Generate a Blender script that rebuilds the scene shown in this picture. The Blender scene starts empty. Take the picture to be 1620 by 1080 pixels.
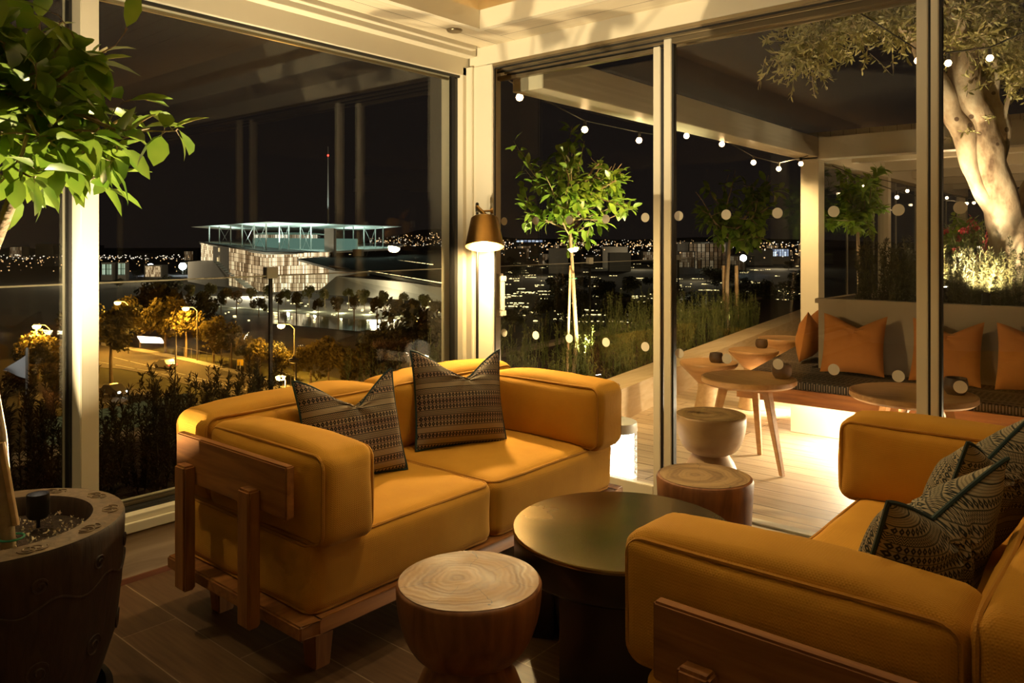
import bpy, bmesh, math, random
from mathutils import Vector, Matrix, noise
R = random.Random(7)
PI = math.pi
sc = bpy.context.scene
COL = sc.collection

# ------------------------------------------------------------------ camera, world, exposure
F, CX, HY, EYE = 1224.0, 810.0, 388.0, 1.4      # focal length in pixels, principal x, horizon row, eye height
YAW = math.radians(40.35)
cam_d = bpy.data.cameras.new('camera'); cam = bpy.data.objects.new('camera', cam_d); COL.objects.link(cam)
cam_d.sensor_width = 36; cam_d.lens = F / 1620 * 36
cam_d.shift_y = -(540 - HY) / 1620
cam_d.clip_start = 0.05; cam_d.clip_end = 9000
cam.location = (0, 0, EYE); cam.rotation_euler = (PI / 2, 0, YAW)
sc.camera = cam
w = bpy.data.worlds.new('night_sky'); sc.world = w; w.use_nodes = True
w.node_tree.nodes['Background'].inputs[0].default_value = (1.0, 0.72, 0.6, 1)
w.node_tree.nodes['Background'].inputs[1].default_value = 0.0085
sc.view_settings.view_transform = 'Standard'; sc.view_settings.look = 'None'
sc.view_settings.exposure = 0.0; sc.view_settings.gamma = 1
sc.cycles.max_bounces = 10; sc.cycles.transparent_max_bounces = 32
sc.cycles.diffuse_bounces = 3; sc.cycles.glossy_bounces = 4
sc.cycles.sample_clamp_indirect = 4; sc.cycles.use_denoising = True
sc.cycles.caustics_reflective = False; sc.cycles.caustics_refractive = False

def link(o, parent=None):
    COL.objects.link(o)
    if parent is not None: o.parent = parent
    return o
LIGHTS = []
def lamp(kind, loc, power, col, aim=None, size=.05, angle=90, blend=.5, name='light'):
    d = bpy.data.lights.new(name, kind); d.energy = power; d.color = col
    if kind == 'AREA': d.size = size
    else: d.shadow_soft_size = size
    if kind == 'SPOT': d.spot_size = math.radians(angle); d.spot_blend = blend
    o = link(bpy.data.objects.new(name, d)); o.location = loc
    if aim is not None:
        o.rotation_euler = (Vector(aim) - Vector(loc)).to_track_quat('-Z', 'Y').to_euler()
    return o
WARM = (1, .66, .30); SOFTW = (1, .76, .39); AMBER = (1, .50, .13); CREAM = (1, .80, .48)
# pot uplight, then an added unseen uplight whose ceiling wash carries the leaf shadows
lamp('SPOT', (-2.53, .83, .70), 240, CREAM, (-2.60, 1.2, 2.6), .012, 142, .6, 'pot_uplight')
lamp('SPOT', (-3.08, .12, .19), 640, (1, .78, .44), (-2.62, 3.15, 2.66), .003, 44, .6, 'added_uplight')
lamp('POINT', (1.6, -2.2, 2.2), 2, (1, .55, .22), size=.15, name='room_fill')  # unseen fill lamp added to lift the room's ambient light
# recessed ceiling downlights
lamp('SPOT', (-1.42, 1.98, 2.56), 34, SOFTW, (-1.5, 1.9, 0), .03, 75, .7, 'downlight')
lamp('SPOT', (-2.1, 2.75, 2.56), 44, SOFTW, (-2.15, 2.4, 0), .03, 80, .6, 'downlight')
lamp('SPOT', (-.6, 2.6, 2.56), 20, SOFTW, (-.75, 2.5, 0), .03, 90, .7, 'downlight')
lamp('SPOT', (-3.0, .62, 2.56), 40, SOFTW, (-2.98, .85, 0), .03, 54, .8, 'downlight')

# ------------------------------------------------------------------ unprojecting measured points onto real planes
FWD = Vector((-math.sin(YAW), math.cos(YAW), 0)); RGT = Vector((math.cos(YAW), math.sin(YAW), 0))
def ray(x, y): return FWD + RGT * ((x - CX) / F) + Vector((0, 0, 1)) * ((HY - y) / F)
def at_d(x, y, d): return Vector((0, 0, EYE)) + ray(x, y) * d
def at_z(x, y, z):
    r = ray(x, y); return Vector((0, 0, EYE)) + r * ((z - EYE) / r.z)
def at_Y(x, y, Y):
    r = ray(x, y); return Vector((0, 0, EYE)) + r * (Y / r.y)
def at_X(x, y, X):
    r = ray(x, y); return Vector((0, 0, EYE)) + r * (X / r.x)

# ------------------------------------------------------------------ materials
M = {}
def nm(name):
    m = bpy.data.materials.new(name); m.use_nodes = True
    nt = m.node_tree; return m, nt, nt.nodes, nt.links, nt.nodes['Principled BSDF']
def plain(name, col, rough=.5, metal=0, spec=.5, noise_amt=.0, scale=8, bump=0, bscale=40):
    m, nt, N, L, b = nm(name)
    b.inputs['Base Color'].default_value = (*col, 1); b.inputs['Roughness'].default_value = rough
    b.inputs['Metallic'].default_value = metal; b.inputs['Specular IOR Level'].default_value = spec
    tc = N.new('ShaderNodeTexCoord')
    if noise_amt:
        n = N.new('ShaderNodeTexNoise'); n.inputs['Scale'].default_value = scale; n.inputs['Detail'].default_value = 5
        L.new(tc.outputs['Object'], n.inputs['Vector'])
        mx = N.new('ShaderNodeMix'); mx.data_type = 'RGBA'
        mx.inputs[6].default_value = (*[c * (1 - noise_amt) for c in col], 1)
        mx.inputs[7].default_value = (*[min(1, c * (1 + noise_amt)) for c in col], 1)
        L.new(n.outputs['Fac'], mx.inputs[0]); L.new(mx.outputs[2], b.inputs['Base Color'])
    if bump:
        n2 = N.new('ShaderNodeTexNoise'); n2.inputs['Scale'].default_value = bscale; n2.inputs['Detail'].default_value = 4
        L.new(tc.outputs['Object'], n2.inputs['Vector'])
        bp = N.new('ShaderNodeBump'); bp.inputs['Strength'].default_value = bump; bp.inputs['Distance'].default_value = .01
        L.new(n2.outputs['Fac'], bp.inputs['Height']); L.new(bp.outputs[0], b.inputs['Normal'])
    M[name] = m; return m
def emis(name, col, s, sample=True):
    m, nt, N, L, b = nm(name)
    N.remove(b); e = N.new('ShaderNodeEmission'); e.inputs[0].default_value = (*col, 1); e.inputs[1].default_value = s
    L.new(e.outputs[0], N['Material Output'].inputs[0])
    if not sample: m.cycles.emission_sampling = 'NONE'
    M[name] = m; return m
def mth(N, L, op, a, b=None, c=None):
    n = N.new('ShaderNodeMath'); n.operation = op
    for i, v in enumerate((a, b, c)):
        if v is None: continue
        if isinstance(v, (int, float)): n.inputs[i].default_value = v
        else: L.new(v, n.inputs[i])
    return n.outputs[0]
def ramp(N, L, fac, stops):
    r = N.new('ShaderNodeValToRGB'); e = r.color_ramp.elements
    while len(e) < len(stops): e.new(.5)
    for k, (p, c) in enumerate(stops): e[k].position = p; e[k].color = (*c, 1)
    L.new(fac, r.inputs[0]); return r.outputs[0]

plain('cream_paint', (.72, .66, .52), .38, noise_amt=.02)
plain('track_metal', (.30, .24, .15), .3, .7)
plain('black_gasket', (.012, .011, .01), .5)
plain('white_metal', (.75, .72, .64), .35, .1)
plain('dark_metal', (.03, .026, .022), .4, .6)
plain('black_paint', (.008, .007, .007), .28, noise_amt=.2)
plain('marble_plain', (.6, .5, .38), .35)
plain('render_wall', (.36, .28, .20), .8, noise_amt=.08, scale=3, bump=.15)
plain('brass_bolt', (.45, .26, .08), .3, 1)
plain('cable', (.02, .018, .016), .6)
plain('soil', (.035, .018, .010), .95, noise_amt=.5, scale=60, bump=.9, bscale=120)
plain('perlite', (.72, .62, .45), .9)
plain('green_tie', (.02, .22, .12), .5)
plain('bark_grey', (.38, .29, .19), .85, noise_amt=.75, scale=7, bump=1.0, bscale=26)
plain('bark_lemon', (.34, .24, .14), .8, noise_amt=.3, scale=30, bump=.4, bscale=60)
plain('cup_wood', (.055, .028, .015), .6, noise_amt=.3, scale=20)
plain('orange_fabric', (.46, .17, .035), .9, noise_amt=.08, scale=30, bump=.25, bscale=300)
plain('grey_cushion', (.20, .15, .11), .9, noise_amt=.1)
plain('lattice_white', (.72, .70, .66), .4)
plain('teal_piping', (.008, .03, .032), .75)
plain('siding', (.30, .33, .20), .7, noise_amt=.06)
plain('flag_cloth', (.75, .75, .78), .8)
plain('steel_pole', (.42, .40, .36), .45, .5)
plain('ground_dark', (.050, .045, .034), .9, noise_amt=.5, scale=.02)
plain('asphalt', (.13, .11, .085), .8, noise_amt=.12, scale=.25)
plain('verge', (.10, .10, .035), .95, noise_amt=.4, scale=.5)
plain('concrete', (.52, .50, .46), .8, noise_amt=.06, scale=.1)
plain('roof_dark', (.06, .058, .05), .9, noise_amt=.3, scale=.1)
plain('canopy_white', (.75, .82, .78), .5)
plain('water', (.02, .025, .025), .08, spec=.8)
plain('car_paint', (.4, .4, .42), .3, .3)
plain('white_line', (.8, .8, .76), .7)
plain('city_wall', (.16, .15, .13), .9, noise_amt=.3, scale=.1)
plain('city_wall_pale', (.30, .28, .24), .9, noise_amt=.2, scale=.1)
plain('hill', (.012, .012, .011), 1)
plain('sign_yellow', (.8, .55, .04), .5)
plain('grille', (.05, .04, .03), .6)

def bark_olive():
    m, nt, N, L, b = nm('bark_olive')
    tc = N.new('ShaderNodeTexCoord'); mp = N.new('ShaderNodeMapping'); mp.inputs['Scale'].default_value = (1, 1, .55); L.new(tc.outputs['Object'], mp.inputs[0])
    n = N.new('ShaderNodeTexNoise'); n.inputs['Scale'].default_value = 6; n.inputs['Detail'].default_value = 8; n.inputs['Roughness'].default_value = .62; L.new(mp.outputs[0], n.inputs['Vector'])
    v = N.new('ShaderNodeTexVoronoi'); v.inputs['Scale'].default_value = 6.5; L.new(tc.outputs['Object'], v.inputs['Vector'])
    r_ = N.new('ShaderNodeValToRGB'); e = r_.color_ramp.elements; e[0].position = .33; e[0].color = (.10, .055, .03, 1); e[1].position = .66; e[1].color = (.50, .42, .31, 1)
    k = e.new(.47); k.color = (.36, .26, .17, 1); L.new(n.outputs['Fac'], r_.inputs[0])
    t = N.new('ShaderNodeMath'); t.operation = 'LESS_THAN'; t.inputs[1].default_value = .13; L.new(v.outputs['Distance'], t.inputs[0])
    mx = N.new('ShaderNodeMix'); mx.data_type = 'RGBA'; L.new(t.outputs[0], mx.inputs[0]); L.new(r_.outputs[0], mx.inputs[6]); mx.inputs[7].default_value = (.09, .05, .03, 1)
    L.new(mx.outputs[2], b.inputs['Base Color']); b.inputs['Roughness'].default_value = .85
    bp = N.new('ShaderNodeBump'); bp.inputs['Strength'].default_value = .9; bp.inputs['Distance'].default_value = .02; L.new(n.outputs['Fac'], bp.inputs['Height']); L.new(bp.outputs[0], b.inputs['Normal'])
    M['bark_olive'] = m
bark_olive()
def fabric(name, col, dark):
    m, nt, N, L, b = nm(name)
    tc = N.new('ShaderNodeTexCoord'); n = N.new('ShaderNodeTexNoise'); n.inputs['Scale'].default_value = 5; n.inputs['Detail'].default_value = 6
    L.new(tc.outputs['Object'], n.inputs['Vector'])
    c = ramp(N, L, n.outputs['Fac'], [(.3, dark), (.7, col)]); L.new(c, b.inputs['Base Color'])
    b.inputs['Roughness'].default_value = .88; b.inputs['Specular IOR Level'].default_value = .2
    b.inputs['Sheen Weight'].default_value = .06; b.inputs['Sheen Roughness'].default_value = .4
    b.inputs['Sheen Tint'].default_value = (1, .75, .3, 1)
    sx = N.new('ShaderNodeSeparateXYZ'); L.new(tc.outputs['Object'], sx.inputs[0])
    s = [mth(N, L, 'SINE', mth(N, L, 'MULTIPLY', sx.outputs[i], 900)) for i in range(3)]
    h = mth(N, L, 'ADD', mth(N, L, 'MULTIPLY', s[0], s[1]), mth(N, L, 'ADD', mth(N, L, 'MULTIPLY', s[1], s[2]), mth(N, L, 'MULTIPLY', s[0], s[2])))
    n2 = N.new('ShaderNodeTexNoise'); n2.inputs['Scale'].default_value = 14; L.new(tc.outputs['Object'], n2.inputs['Vector'])
    h = mth(N, L, 'ADD', mth(N, L, 'MULTIPLY', h, .12), n2.outputs['Fac'])
    bp = N.new('ShaderNodeBump'); bp.inputs['Strength'].default_value = .35; bp.inputs['Distance'].default_value = .006
    L.new(h, bp.inputs['Height']); L.new(bp.outputs[0], b.inputs['Normal']); M[name] = m
fabric('mustard', (.60, .300, .036), (.52, .248, .028))
fabric('mustard_piping', (.50, .24, .035), (.44, .20, .03))

def woodmat(name, light, dark, scale=6, axis=0, rough=.5, stretch=12, bump=.15):
    m, nt, N, L, b = nm(name)
    tc = N.new('ShaderNodeTexCoord'); mp = N.new('ShaderNodeMapping')
    s = [stretch] * 3; s[axis] = 1.0; mp.inputs['Scale'].default_value = s
    L.new(tc.outputs['Object'], mp.inputs[0])
    n = N.new('ShaderNodeTexNoise'); n.inputs['Scale'].default_value = scale; n.inputs['Detail'].default_value = 8; n.inputs['Distortion'].default_value = .6
    L.new(mp.outputs[0], n.inputs['Vector'])
    c = ramp(N, L, n.outputs['Fac'], [(.3, dark), (.68, light)]); L.new(c, b.inputs['Base Color'])
    b.inputs['Roughness'].default_value = rough
    bp = N.new('ShaderNodeBump'); bp.inputs['Strength'].default_value = bump; bp.inputs['Distance'].default_value = .004
    L.new(n.outputs['Fac'], bp.inputs['Height']); L.new(bp.outputs[0], b.inputs['Normal']); M[name] = m
woodmat('teak_x', (.35, .145, .038), (.19, .07, .018), 3, 0, .5)
woodmat('teak_y', (.35, .145, .038), (.19, .07, .018), 3, 1, .5)
woodmat('teak_z', (.35, .145, .038), (.19, .07, .018), 3, 2, .5)
woodmat('table_wood', (.48, .27, .115), (.34, .17, .065), 3, 0, .45)
woodmat('pale_wood', (.62, .42, .22), (.50, .31, .15), 3, 1, .55)
woodmat('kerb_wood', (.62, .48, .30), (.50, .36, .2), 2, 1, .6)
woodmat('travertine', (.50, .38, .25), (.20, .13, .075), 2.2, 1, .35, 7, .05)
woodmat('skirting_red', (.22, .075, .03), (.14, .045, .02), 3, 1, .5)
woodmat('pot_wood', (.050, .026, .016), (.022, .011, .008), 10, 2, .55, 5, .5)
woodmat('rim_wood', (.20, .13, .075), (.10, .06, .032), 8, 2, .5, 5, .4)
woodmat('stool_side', (.28, .115, .04), (.13, .045, .016), 3.5, 2, .5, 6)
woodmat('stool_side_pale', (.56, .38, .20), (.30, .16, .08), 2.6, 0, .55, 2.2)

def ringwood(name, light, dark, freq=70, rough=.45, patch=None):
    m, nt, N, L, b = nm(name)
    tc = N.new('ShaderNodeTexCoord'); sx = N.new('ShaderNodeSeparateXYZ')
    n = N.new('ShaderNodeTexNoise'); n.inputs['Scale'].default_value = 7; n.inputs['Detail'].default_value = 3
    L.new(tc.outputs['Object'], n.inputs['Vector']); L.new(tc.outputs['Object'], sx.inputs[0])
    r = mth(N, L, 'SQRT', mth(N, L, 'ADD', mth(N, L, 'POWER', mth(N, L, 'ADD', sx.outputs[0], .03), 2), mth(N, L, 'POWER', mth(N, L, 'ADD', sx.outputs[1], .02), 2)))
    r = mth(N, L, 'ADD', r, mth(N, L, 'MULTIPLY', n.outputs['Fac'], .12))
    v = mth(N, L, 'ADD', mth(N, L, 'MULTIPLY', mth(N, L, 'SINE', mth(N, L, 'MULTIPLY', r, freq)), .25), .5)
    v2 = mth(N, L, 'ADD', mth(N, L, 'MULTIPLY', mth(N, L, 'SINE', mth(N, L, 'MULTIPLY', r, freq * 4.3)), .14), v)
    n3 = N.new('ShaderNodeTexNoise'); n3.inputs['Scale'].default_value = 12; n3.inputs['Detail'].default_value = 6
    L.new(tc.outputs['Object'], n3.inputs['Vector'])
    v3 = mth(N, L, 'ADD', v2, mth(N, L, 'MULTIPLY', mth(N, L, 'SUBTRACT', n3.outputs['Fac'], .5), 1.0))
    c = ramp(N, L, v3, [(.15, dark), (.8, light)])
    # radial drying cracks
    ang = mth(N, L, 'ARCTAN2', sx.outputs[1], sx.outputs[0])
    cr = mth(N, L, 'ABSOLUTE', mth(N, L, 'SINE', mth(N, L, 'ADD', mth(N, L, 'MULTIPLY', ang, 3.5), mth(N, L, 'MULTIPLY', n.outputs['Fac'], 3))))
    crm = mth(N, L, 'MULTIPLY', mth(N, L, 'LESS_THAN', cr, .018), mth(N, L, 'GREATER_THAN', n3.outputs['Fac'], .47))
    mx = N.new('ShaderNodeMix'); mx.data_type = 'RGBA'; L.new(crm, mx.inputs[0]); L.new(c, mx.inputs[6]); mx.inputs[7].default_value = (*[k * .25 for k in dark], 1)
    L.new(mx.outputs[2], b.inputs['Base Color'])
    L.new(mth(N, L, 'ADD', mth(N, L, 'MULTIPLY', n3.outputs['Fac'], .5), rough - .22), b.inputs['Roughness'])
    bp = N.new('ShaderNodeBump'); bp.inputs['Strength'].default_value = .4; bp.inputs['Distance'].default_value = .004
    L.new(v3, bp.inputs['Height']); L.new(bp.outputs[0], b.inputs['Normal']); M[name] = m
ringwood('ring_top', (.28, .14, .045), (.17, .078, .025), 70, .55)
ringwood('ring_top_pale', (.34, .215, .10), (.19, .11, .048))

def planks(name, light, dark, wid, length, gap, gapcol, rot=0, rough=.5, ctrl=.35, bump=.3, coord='Object'):
    m, nt, N, L, b = nm(name)
    tc = N.new('ShaderNodeTexCoord'); mp = N.new('ShaderNodeMapping'); mp.inputs['Rotation'].default_value = (0, 0, rot)
    L.new(tc.outputs[coord], mp.inputs[0])
    br = N.new('ShaderNodeTexBrick'); L.new(mp.outputs[0], br.inputs['Vector'])
    br.inputs['Scale'].default_value = 1; br.inputs['Brick Width'].default_value = length; br.inputs['Row Height'].default_value = wid
    br.inputs['Mortar Size'].default_value = gap; br.inputs['Mortar Smooth'].default_value = .1; br.offset = .37
    br.inputs['Color1'].default_value = (*light, 1); br.inputs['Color2'].default_value = (*[l * (1 - ctrl) for l in light], 1)
    br.inputs['Mortar'].default_value = (*gapcol, 1)
    mp2 = N.new('ShaderNodeMapping'); mp2.inputs['Scale'].default_value = (1.2, 16, 16); L.new(mp.outputs[0], mp2.inputs[0])
    n = N.new('ShaderNodeTexNoise'); n.inputs['Scale'].default_value = 3; n.inputs['Detail'].default_value = 7; L.new(mp2.outputs[0], n.inputs['Vector'])
    mx = N.new('ShaderNodeMix'); mx.data_type = 'RGBA'; mx.blend_type = 'MULTIPLY'; mx.inputs[0].default_value = 1
    c = ramp(N, L, n.outputs['Fac'], [(.25, tuple(d / l for d, l in zip(dark, light))), (.65, (1, 1, 1))])
    L.new(br.outputs['Color'], mx.inputs[6]); L.new(c, mx.inputs[7]); L.new(mx.outputs[2], b.inputs['Base Color'])
    b.inputs['Roughness'].default_value = rough
    bp = N.new('ShaderNodeBump'); bp.inputs['Strength'].default_value = bump; bp.inputs['Distance'].default_value = .004; bp.invert = True
    L.new(br.outputs['Fac'], bp.inputs['Height']); L.new(bp.outputs[0], b.inputs['Normal']); M[name] = m
planks('floor_tile', (.17, .095, .046), (.08, .038, .018), .20, 1.2, .0022, (.30, .22, .14), 0, .42)
planks('deck', (.60, .46, .30), (.42, .29, .17), .14, 2.4, .0035, (.06, .035, .02), 0, .5, .15)
planks('boards_x', (.70, .62, .46), (.62, .54, .39), .14, 30, .0022, (.10, .07, .04), 0, .6, .03)
planks('boards_y', (.70, .62, .46), (.62, .54, .39), .14, 30, .0022, (.10, .07, .04), PI / 2, .6, .03)

def glassmat(name, base, tint=(1, 1, 1)):
    m, nt, N, L, b = nm(name); N.remove(b)
    lw = N.new('ShaderNodeLayerWeight'); lw.inputs[0].default_value = .5
    f = mth(N, L, 'ADD', mth(N, L, 'MULTIPLY', mth(N, L, 'POWER', lw.outputs['Facing'], 5), .9), base)
    t = N.new('ShaderNodeBsdfTransparent'); t.inputs[0].default_value = (*tint, 1)
    g = N.new('ShaderNodeBsdfGlossy'); g.inputs['Roughness'].default_value = 0
    mx = N.new('ShaderNodeMixShader'); L.new(f, mx.inputs[0]); L.new(t.outputs[0], mx.inputs[1]); L.new(g.outputs[0], mx.inputs[2])
    L.new(mx.outputs[0], N['Material Output'].inputs[0]); M[name] = m
glassmat('pane_glass', .045, (.97, .98, .96)); glassmat('clear_glass', .03, (.95, .97, .96))

def leafmat(name, c1, c2, trans=.35, rough=.35):
    m, nt, N, L, b = nm(name)
    tc = N.new('ShaderNodeTexCoord'); n = N.new('ShaderNodeTexNoise'); n.inputs['Scale'].default_value = 9
    L.new(tc.outputs['Object'], n.inputs['Vector'])
    c = ramp(N, L, n.outputs['Fac'], [(.35, c1), (.65, c2)]); L.new(c, b.inputs['Base Color']); b.inputs['Roughness'].default_value = rough
    tr = N.new('ShaderNodeBsdfTranslucent'); L.new(c, tr.inputs[0])
    mx = N.new('ShaderNodeMixShader'); mx.inputs[0].default_value = trans
    L.new(b.outputs[0], mx.inputs[1]); L.new(tr.outputs[0], mx.inputs[2]); L.new(mx.outputs[0], N['Material Output'].inputs[0]); M[name] = m
leafmat('lemon_leaf', (.11, .21, .018), (.24, .33, .04), .4)
leafmat('olive_leaf', (.13, .12, .035), (.30, .26, .09), .25, .5)
leafmat('hedge_leaf', (.020, .019, .010), (.045, .038, .020), .2, .6)
leafmat('shrub_leaf', (.055, .05, .022), (.10, .09, .035), .2, .6)
leafmat('grass_leaf', (.10, .13, .03), (.19, .20, .05), .3, .6)
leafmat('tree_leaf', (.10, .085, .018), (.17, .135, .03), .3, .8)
leafmat('tree_leaf_unlit', (.030, .032, .015), (.05, .05, .022), .2, .8)  # unlit trees: the missing lamplight is put into a darker leaf colour
leafmat('red_flower', (.5, .04, .06), (.6, .10, .10), .3, .6)

# patterned cushion: rows of zigzags and diamonds in black and oatmeal, varying row by row
def pattern(name, light, mid, dark, u, v, fu, fv):
    m, nt, N, L, b = nm(name)
    tc = N.new('ShaderNodeTexCoord'); sx = N.new('ShaderNodeSeparateXYZ'); L.new(tc.outputs['Object'], sx.inputs[0])
    U = mth(N, L, 'MULTIPLY', sx.outputs[u], fu); V = mth(N, L, 'MULTIPLY', sx.outputs[v], fv)
    zu = mth(N, L, 'ABSOLUTE', mth(N, L, 'SUBTRACT', mth(N, L, 'FRACT', mth(N, L, 'ADD', U, 100)), .5))
    fvv = mth(N, L, 'FRACT', mth(N, L, 'ADD', V, 100)); zv = mth(N, L, 'ABSOLUTE', mth(N, L, 'SUBTRACT', fvv, .5))
    dist = mth(N, L, 'ADD', zu, zv)
    diamond = mth(N, L, 'LESS_THAN', dist, .45)
    core = mth(N, L, 'LESS_THAN', dist, .13)
    row = mth(N, L, 'FLOOR', mth(N, L, 'ADD', V, 100))
    wn = N.new('ShaderNodeTexWhiteNoise'); wn.noise_dimensions = '1D'; L.new(row, wn.inputs['W'])
    strong = mth(N, L, 'GREATER_THAN', wn.outputs['Value'], .30)
    plainrow = mth(N, L, 'LESS_THAN', wn.outputs['Value'], .10)
    zig = mth(N, L, 'GREATER_THAN', mth(N, L, 'SINE', mth(N, L, 'MULTIPLY', mth(N, L, 'ADD', fvv, zu), 19)), .1)
    stripe = mth(N, L, 'GREATER_THAN', mth(N, L, 'SINE', mth(N, L, 'MULTIPLY', fvv, 26)), .2)
    a = mth(N, L, 'MULTIPLY', mth(N, L, 'SUBTRACT', diamond, core), strong)
    bb = mth(N, L, 'MULTIPLY', mth(N, L, 'MULTIPLY', zig, mth(N, L, 'SUBTRACT', 1, strong)), mth(N, L, 'SUBTRACT', 1, plainrow))
    cc = mth(N, L, 'MULTIPLY', mth(N, L, 'MULTIPLY', stripe, plainrow), .4)
    ee = mth(N, L, 'MULTIPLY', mth(N, L, 'GREATER_THAN', zv, .44), .8)
    f = mth(N, L, 'MINIMUM', mth(N, L, 'ADD', mth(N, L, 'ADD', a, bb), mth(N, L, 'ADD', cc, ee)), 1)
    mx = N.new('ShaderNodeMix'); mx.data_type = 'RGBA'; L.new(f, mx.inputs[0]); mx.inputs[7].default_value = (*dark, 1)
    mx2 = N.new('ShaderNodeMix'); mx2.data_type = 'RGBA'; L.new(wn.outputs['Value'], mx2.inputs[0]); mx2.inputs[6].default_value = (*light, 1); mx2.inputs[7].default_value = (*mid, 1)
    L.new(mx2.outputs[2], mx.inputs[6]); L.new(mx.outputs[2], b.inputs['Base Color'])
    b.inputs['Roughness'].default_value = .9; b.inputs['Specular IOR Level'].default_value = .15
    n2 = N.new('ShaderNodeTexNoise'); n2.inputs['Scale'].default_value = 260; L.new(tc.outputs['Object'], n2.inputs['Vector'])
    bp = N.new('ShaderNodeBump'); bp.inputs['Strength'].default_value = .4; bp.inputs['Distance'].default_value = .003
    L.new(n2.outputs['Fac'], bp.inputs['Height']); L.new(bp.outputs[0], b.inputs['Normal']); M[name] = m
pattern('pattern_brown', (.34, .27, .18), (.22, .14, .10), (.010, .013, .018), 0, 2, 66, 40)
pattern('pattern_grey', (.36, .30, .20), (.30, .25, .17), (.03, .036, .034), 0, 2, 84, 52)
pattern('bench_pad', (.17, .13, .10), (.13, .10, .08), (.02, .018, .015), 0, 1, 30, 24)

def brass(name, col, r0, r1, scale):
    m, nt, N, L, b = nm(name)
    tc = N.new('ShaderNodeTexCoord'); n = N.new('ShaderNodeTexNoise'); n.inputs['Scale'].default_value = scale; n.inputs['Detail'].default_value = 5
    L.new(tc.outputs['Object'], n.inputs['Vector'])
    c = ramp(N, L, n.outputs['Fac'], [(.3, tuple(k * .55 for k in col)), (.7, col)]); L.new(c, b.inputs['Base Color'])
    b.inputs['Metallic'].default_value = 1
    L.new(mth(N, L, 'ADD', mth(N, L, 'MULTIPLY', n.outputs['Fac'], r1 - r0), r0), b.inputs['Roughness']); M[name] = m
brass('brass_top', (.33, .225, .085), .17, .34, 3.0)
brass('brass_shade', (.60, .34, .10), .22, .42, 6)

emis('lamp_glow', (1, .80, .42), 26)
emis('bulb_glow', (1, .62, .28), 30, False)
emis('bulb_far', (1, .72, .42), 9, False)
emis('led_strip', (1, .80, .52), 60)
emis('cove_led', (1, .56, .18), 7)
emis('lantern_glow', (1, .86, .66), 7)
emis('spot_lens', (1, .85, .6), 25, False)
emis('sodium_head', (1, .55, .12), 60, False)
emis('white_head', (.85, .92, 1), 40, False)
emis('city_warm', (1, .58, .24), 1.5, False)
emis('city_white', (1, .88, .70), 1.3, False)
emis('city_blue', (.55, .80, 1), 14, False)
emis('path_light', (1, .76, .34), 3.2, False)
emis('window_lit', (1, .72, .35), .9, False)
emis('window_pale', (.75, .95, .75), .55, False)
emis('teal_wall_glow', (.50, .90, .70), .20, False)  # upper wall emits in place of the teal light falling on it
emis('red_beacon', (1, .05, .03), 6, False)
emis('headlight', (1, 1, 1), 30, False)
emis('candle', (1, .6, .2), 1.5, False)
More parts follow.
